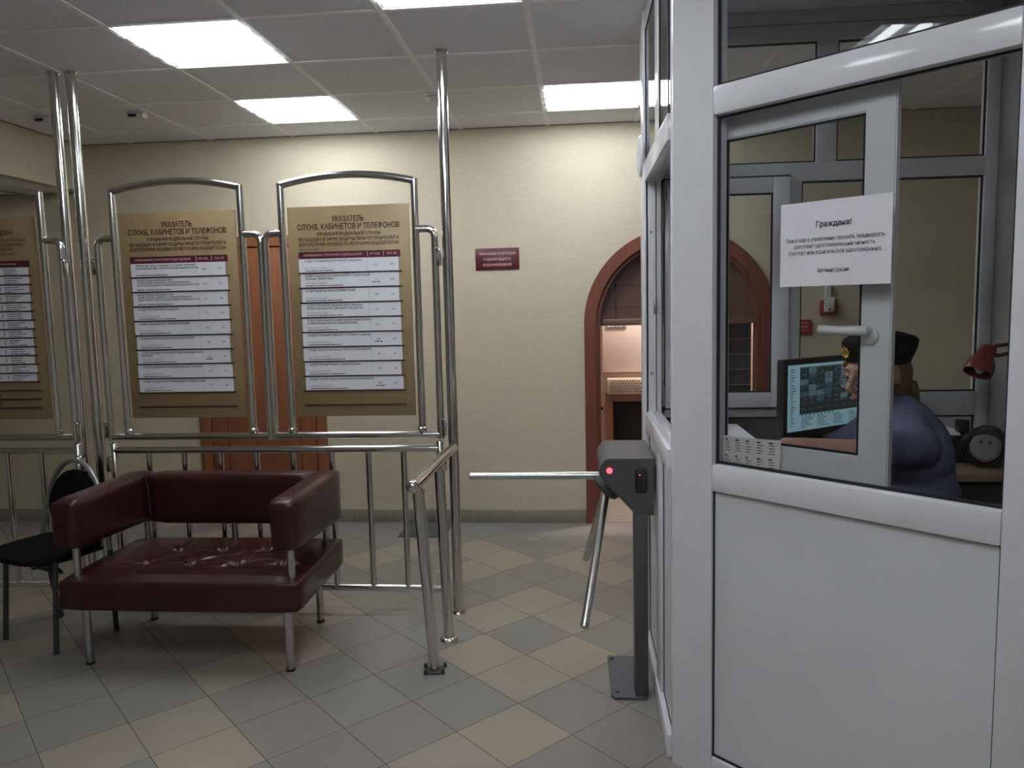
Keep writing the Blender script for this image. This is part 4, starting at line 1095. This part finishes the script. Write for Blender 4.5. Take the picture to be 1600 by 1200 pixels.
tag(MB().box((1.500, 3.165, 1.0426), (1.542, 3.205, 1.100), 0.004).build('black_adapter', M['black']), 'small black adapter box standing on the dark green document box', 'adapter')

# red lamp clamped to the right wall
t = thing('desk_lamp', 'dark red bell shaped lamp on an arm at the right booth wall', 'lamp', (1.80, 3.28, 1.38))
a, b = V((1.618, 3.20, 1.392)), V((1.560, 3.165, 1.288)); d = (b - a)
MB().tube([a, a + d * 0.06, a + d * 0.42, a + d * 0.55, a + d * 0.72, b], [0.016, 0.030, 0.033, 0.046, 0.052, 0.052], 24, caps=False).build('shade', M['lampred'], t)
MB().ell(b - d * 0.25, (0.022, 0.022, 0.03)).build('bulb', M['whitep'], t)
mb = MB().tube([a + V((0.0, 0, -0.01)), V((1.66, 3.22, 1.392)), V((1.80, 3.28, 1.40))], 0.008, 10).tube([a + d * 0.3, V((1.67, 3.225, 1.352)), V((1.80, 3.28, 1.372))], 0.008, 10).box((1.776, 3.25, 1.35), (1.7995, 3.31, 1.415), 0.004)
mb.build('arm', M['lampred'], t)
pts = [(1.79, 3.30, 2.82), (1.792, 3.33, 2.60), (1.79, 3.345, 2.41), (1.791, 3.32, 2.2), (1.79, 3.35, 2.02), (1.791, 3.36, 1.76), (1.79, 3.33, 1.60), (1.79, 3.31, 1.43), (1.79, 3.30, 1.22), (1.79, 3.33, 1.10), (1.785, 3.32, 1.02), (1.77, 3.2, 0.955)]
fine = []
for i in range(len(pts) - 1):
    p0 = V(pts[max(i - 1, 0)]); p1 = V(pts[i]); p2 = V(pts[i + 1]); p3 = V(pts[min(i + 2, len(pts) - 1)])
    for k in range(6):
        s = k / 6; fine.append(0.5 * ((2 * p1) + (p2 - p0) * s + (2 * p0 - 5 * p1 + 4 * p2 - p3) * s * s + (3 * p1 - p0 - 3 * p2 + p3) * s ** 3))
fine.append(V(pts[-1]))
tag(MB().tube(fine, 0.005, 8).build('hanging_cable', M['black']), 'thin black cable hanging down the right booth wall', 'cable')

# ================================================================== THE GUARD
t = thing('stool', 'dark stool under the seated guard', 'stool', (1.2, 2.75, 0))
MB().tube([(1.20, 2.75, 0.50), (1.20, 2.75, 0.545), (1.20, 2.75, 0.56)], [0.19, 0.20, 0.18], 28).build('seat', M['black'], t)
MB().cyl((1.20, 2.75, 0.03), (1.20, 2.75, 0.50), 0.03).build('column', M['darkmetal'], t)
MB().tube([(1.20, 2.75, 0.001), (1.20, 2.75, 0.02), (1.20, 2.75, 0.04)], [0.22, 0.21, 0.04], 28).build('base', M['darkmetal'], t)

gd = thing('person', 'person in blue grey short sleeved shirt and black cap seated behind the booth glass', 'person', (1.2, 2.75, 0.57))
def remeshed(mb, name, m, parent, voxel, smooth_it, post=None):
    o = mb.build(name, m, parent, sharp=180)
    md = o.modifiers.new('r', 'REMESH'); md.mode = 'VOXEL'; md.voxel_size = voxel
    sm = o.modifiers.new('s', 'SMOOTH'); sm.factor = 0.5; sm.iterations = smooth_it
    dg = bpy.context.evaluated_depsgraph_get(); me = bpy.data.meshes.new_from_object(o.evaluated_get(dg))
    old = o.data; o.modifiers.clear(); o.data = me; bpy.data.meshes.remove(old); me.name = name
    if not me.materials: me.materials.append(m)
    for p in me.polygons: p.use_smooth = True
    return o
def caps_(mb, p0, p1, r0, r1):
    p0, p1 = V(p0), V(p1)
    mb.ell(p0, (r0,) * 3, u=16, v=10).ell(p1, (r1,) * 3, u=16, v=10).tube([p0, p1], [r0, r1], 16)
hf = V((-0.915, -0.34, -0.20)).normalized(); hl = V((0, 0, 1)).cross(hf).normalized(); hu = hf.cross(hl).normalized()
HC = V((1.016, 2.735, 1.335))
HR = Matrix((hf, hl, hu)).transposed()
def hd(a, b, c): return HC + hf * a + hl * b + hu * c
mb = MB()
mb.ell(hd(-0.012, 0, 0.020), (0.098, 0.078, 0.100), HR); mb.ell(hd(0.028, 0, -0.050), (0.066, 0.060, 0.066), HR)
mb.ell(hd(0.060, 0, -0.098), (0.030, 0.030, 0.022), HR); mb.ell(hd(0.064, 0, 0.030), (0.030, 0.056, 0.030), HR)
for s in (-1, 1):
    mb.ell(hd(0.055, s * 0.036, -0.040), (0.030, 0.026, 0.026), HR)
    mb.ell(hd(-0.012, s * 0.078, -0.008), (0.020, 0.009, 0.032), HR)
    mb.ell(hd(0.083, s * 0.034, 0.030), (0.012, 0.024, 0.008), HR)
    mb.ell(hd(0.104, s * 0.011, -0.034), (0.010, 0.009, 0.009), HR)
mb.tube([hd(0.086, 0, 0.022), hd(0.104, 0, -0.005), hd(0.118, 0, -0.030)], [0.010, 0.012, 0.014], 12); mb.ell(hd(0.114, 0, -0.032), (0.014, 0.013, 0.012), HR)
mb.ell(hd(0.084, 0, -0.064), (0.018, 0.026, 0.014), HR)
caps_(mb, hd(-0.045, 0, -0.05), (1.095, 2.75, 1.17), 0.056, 0.062)
# trunk
mb.ell((1.19, 2.75, 0.69), (0.17, 0.19, 0.14)); mb.ell((1.13, 2.75, 0.88), (0.145, 0.175, 0.17)); mb.ell((1.10, 2.75, 1.07), (0.13, 0.18, 0.17))
mb.tube([(1.19, 2.75, 0.69), (1.11, 2.75, 1.07)], [0.14, 0.12], 18)
def arm_pts(side):
    if side < 0: return V((1.085, 2.575, 1.110)), V((0.905, 2.465, 1.112)), V((0.665, 2.535, 1.122)), V((-0.93, 0.25, -0.16))
    return V((1.085, 2.925, 1.110)), V((0.95, 3.03, 1.00)), V((0.80, 2.86, 0.972)), V((-0.85, -0.5, -0.06))
for s in (-1, 1):
    S, Eb, W, hdir = arm_pts(s); hdir = hdir.normalized()
    caps_(mb, S, Eb, 0.056, 0.043); caps_(mb, Eb, W, 0.040, 0.027)
    side = V((0, 0, 1)).cross(hdir).normalized()     # her left of the hand
    pc = W + hdir * 0.055
    rot = Matrix((hdir, side, hdir.cross(side))).transposed()
    mb.ell(pc, (0.055, 0.041, 0.018), rot)
    for k, (off, ln) in enumerate(((0.030, 0.066), (0.010, 0.080), (-0.010, 0.075), (-0.029, 0.058))):
        off = off * (-s)
        b0 = W + hdir * 0.095 + side * off; b1 = b0 + hdir * ln * 0.45 + side * off * 0.12 + V((0, 0, 0.006)); b2 = b1 + hdir * ln * 0.33 + V((0, 0, -0.012)); b3 = b2 + hdir * ln * 0.22 + V((0, 0, -0.010))
        mb.tube([b0 - hdir * 0.02, b0, b1, b2, b3], [0.010, 0.0098, 0.0088, 0.0080, 0.0062], 10); mb.ell(b3, (0.0064,) * 3, u=10, v=8)
    th0 = W + hdir * 0.03 + side * 0.030 * (-s); th1 = th0 + hdir * 0.030 + side * 0.022 * (-s); th2 = th1 + hdir * 0.030 + side * 0.006 * (-s) + V((0, 0, -0.006))
    mb.tube([W + hdir * 0.02 + side * 0.012 * (-s), th0, th1, th2], [0.014, 0.0125, 0.0105, 0.0075], 10); mb.ell(th2, (0.0075,) * 3, u=10, v=8)
# legs
for s in (-1, 1):
    hip = V((1.18, 2.75 + s * 0.10, 0.66)); kn = V((0.83, 2.76 + s * 0.12, 0.60)); an = V((0.88, 2.76 + s * 0.12, 0.10))
    caps_(mb, hip, kn, 0.085, 0.06); caps_(mb, kn, an, 0.055, 0.038); caps_(mb, an + V((0.01, 0, -0.055)), an + V((-0.15, 0, -0.062)), 0.042, 0.034)
body = remeshed(mb, 'body', M['skin'], gd, 0.0055, 3)
# shirt
mb = MB()
mb.ell((1.160, 2.75, 0.74), (0.160, 0.205, 0.16)); mb.ell((1.104, 2.73, 1.14), (0.110, 0.150, 0.112)); mb.ell((1.135, 2.75, 0.90), (0.162, 0.194, 0.18)); mb.ell((1.115, 2.75, 1.06), (0.155, 0.195, 0.165)); mb.ell((1.098, 2.75, 1.165), (0.098, 0.150, 0.090))
mb.tube([(1.155, 2.75, 0.72), (1.125, 2.75, 1.07)], [0.160, 0.150], 22)
for s in (-1, 1):
    S, Eb, W, hdir = arm_pts(s)
    mb.ell(S, (0.078, 0.070, 0.074)); caps_(mb, S, S.lerp(Eb, 0.62), 0.070, 0.058)
    e0 = S.lerp(Eb, 0.62); e1 = S.lerp(Eb, 0.84); mb.tube([e0, e1], [0.058, 0.061], 18)
    caps_(mb, (1.09, 2.75 + s * 0.07, 1.20), S, 0.065, 0.070)
# collar
rg = []
for zz, k in ((0.0, 1.0), (0.030, 0.97), (0.048, 0.93)):
    c_ = V((1.083, 2.748, 1.212)) + (hd(-0.045, 0, -0.05) - V((1.095, 2.75, 1.17))).normalized() * zz
    rg.append([c_ + V((0.075 * k * math.cos(a), 0.073 * k * math.sin(a), -0.16 * 0.075 * math.cos(a + math.pi))) for a in [2 * math.pi * q_ / 24 for q_ in range(24)]])
mb.loft(rg)
for v in mb.bm.verts:
    pass
sh = remeshed(mb, 'shirt', M['shirt'], gd, 0.0075, 4)
# soft creases across the back and side
org = V(ORG[gd.name]); me = sh.data
for v in me.vertices:
    p = v.co + org
    if 0.70 < p.z < 1.02:
        w = math.sin((p.z * 62 + p.x * 18 + 2.0 * math.sin(p.y * 9 + p.x * 7))) * 0.0055 * min(1, (p.z - 0.70) * 8, (1.02 - p.z) * 10)
        n_ = V((p.x - 1.13, p.y - 2.75, 0)); n_.normalize(); v.co += n_ * w
    elif p.z >= 1.02:
        w = math.sin(p.z * 40 + p.x * 46 + 2.5 * math.sin(p.y * 11)) * 0.002
        v.co += V((0.6, -0.6, 0.5)) * w
mb = MB()
for s in (-1, 1):
    hip = V((1.18, 2.75 + s * 0.10, 0.66)); kn = V((0.83, 2.76 + s * 0.12, 0.60)); an = V((0.88, 2.76 + s * 0.12, 0.12))
    caps_(mb, hip, kn, 0.098, 0.074); mb.tube([kn, an], [0.072, 0.058], 18); mb.ell(kn, (0.072,) * 3)
mb.ell((1.18, 2.75, 0.66), (0.165, 0.20, 0.10))
remeshed(mb, 'trousers', M['trouser'], gd, 0.010, 3)
for s in (-1, 1):
    mb = MB(); an = V((0.88, 2.76 + s * 0.12, 0.0))
    caps_(mb, an + V((0.03, 0, 0.052)), an + V((-0.16, 0, 0.043)), 0.050, 0.042)
    mb.box(an + V((-0.20, -0.045, 0.001)), an + V((0.08, 0.045, 0.02)))
    remeshed(mb, 'shoe', M['black'], gd, 0.008, 2)
# hair: back of the head down to the collar, and round the temples
mb = MB()
mb.ell(hd(-0.050, 0, -0.005), (0.072, 0.083, 0.085), HR); mb.ell(hd(-0.066, 0, -0.065), (0.044, 0.070, 0.060), HR)
for s in (-1, 1):
    mb.ell(hd(-0.040, s * 0.060, -0.045), (0.034, 0.024, 0.052), HR); mb.ell(hd(0.052, s * 0.058, 0.044), (0.030, 0.016, 0.020), HR)
mb.ell(hd(0.072, 0, 0.066), (0.022, 0.050, 0.012), HR)
for k in range(16):
    a = -1.2 + 2.4 * k / 15
    p = hd(-0.066 - 0.044 * math.cos(a), 0.076 * math.sin(a), -0.05)
    mb.tube([p, p + hu * -0.035 + hf * -0.004, p + hu * -(0.065 + 0.012 * (k % 3)) + hf * -0.010], [0.014, 0.012, 0.004], 8)
remeshed(mb, 'hair', M['hair'], gd, 0.005, 2)
# cap
def capring(cf, cbk, hw, nseg=28):
    cf, cbk = V(cf), V(cbk); c_ = (cf + cbk) / 2; a_ = (cf - cbk) / 2
    return [c_ + a_ * math.cos(q_) + hl * hw * math.sin(q_) for q_ in [2 * math.pi * k / nseg for k in range(nseg)]]
mb = MB()
F = lambda a, c: hd(a, 0, c)
mb.loft([capring(F(0.092, 0.062), F(-0.120, 0.006), 0.082), capring(F(0.100, 0.072), F(-0.128, 0.020), 0.088), capring(F(0.103, 0.105), F(-0.158, 0.055), 0.094), capring(F(0.100, 0.132), F(-0.172, 0.082), 0.095),
         capring(F(0.088, 0.142), F(-0.160, 0.096), 0.088), capring(F(0.050, 0.152), F(-0.120, 0.118), 0.062), capring(F(0.0, 0.153), F(-0.07, 0.138), 0.025)])
capo = mb.build('cap', M['cap'], gd, sharp=70)
bc = F(0.108, 0.100)
mb = MB().tube([bc - hf * 0.006, bc + hf * 0.001, bc + hf * 0.004], [0.017, 0.017, 0.011], 20)
for k in range(8): 
    an = 2 * math.pi * k / 8; p = bc + hf * 0.002 + hl * 0.017 * math.cos(an) + hu * 0.017 * math.sin(an); mb.ell(p, (0.004,) * 3, u=8, v=6)
mb.build('badge', M['gold'], capo)
# eyes, lips, spectacles
for s in (-1, 1):
    e_ = MB().ell(hd(0.079, s * 0.033, 0.008), (0.012, 0.013, 0.010), HR).build('eye', M['eye'], gd)
    MB().ell(hd(0.0885, s * 0.033, 0.005), (0.0035, 0.006, 0.006), HR).build('iris', M['iris'], e_)
    MB().ell(hd(0.0815, s * 0.033, 0.014), (0.012, 0.015, 0.0065), HR).build('eyelid', M['skin'], e_)
    MB().tube([hd(0.092, s * 0.014, 0.030), hd(0.096, s * 0.034, 0.036), hd(0.078, s * 0.056, 0.030)], [0.002, 0.003, 0.0015], 8).build('eyebrow', M['hair'], gd)
MB().tube([hd(0.090, -0.024, -0.066), hd(0.102, -0.010, -0.062), hd(0.104, 0.0, -0.064), hd(0.102, 0.010, -0.062), hd(0.090, 0.024, -0.066)], [0.002, 0.006, 0.006, 0.006, 0.002], 10).build('lips', M['lips'], gd)
mb = MB()
for s in (-1, 1):
    mb.tube([hd(0.112 - 0.006 * abs(math.cos(q_)), s * 0.034 + 0.024 * math.cos(q_), -0.006 + 0.017 * math.sin(q_)) for q_ in [2 * math.pi * k / 24 for k in range(24)]], 0.0013, 6, closed=True)
    mb.tube([hd(0.106, s * 0.058, -0.002), hd(0.04, s * 0.080, 0.004), hd(-0.02, s * 0.083, 0.004)], 0.0013, 6)
mb.tube([hd(0.109, -0.011, -0.003), hd(0.116, 0, 0.001), hd(0.109, 0.011, -0.003)], 0.0013, 6)
mb.build('spectacles', M['chrome'], gd)
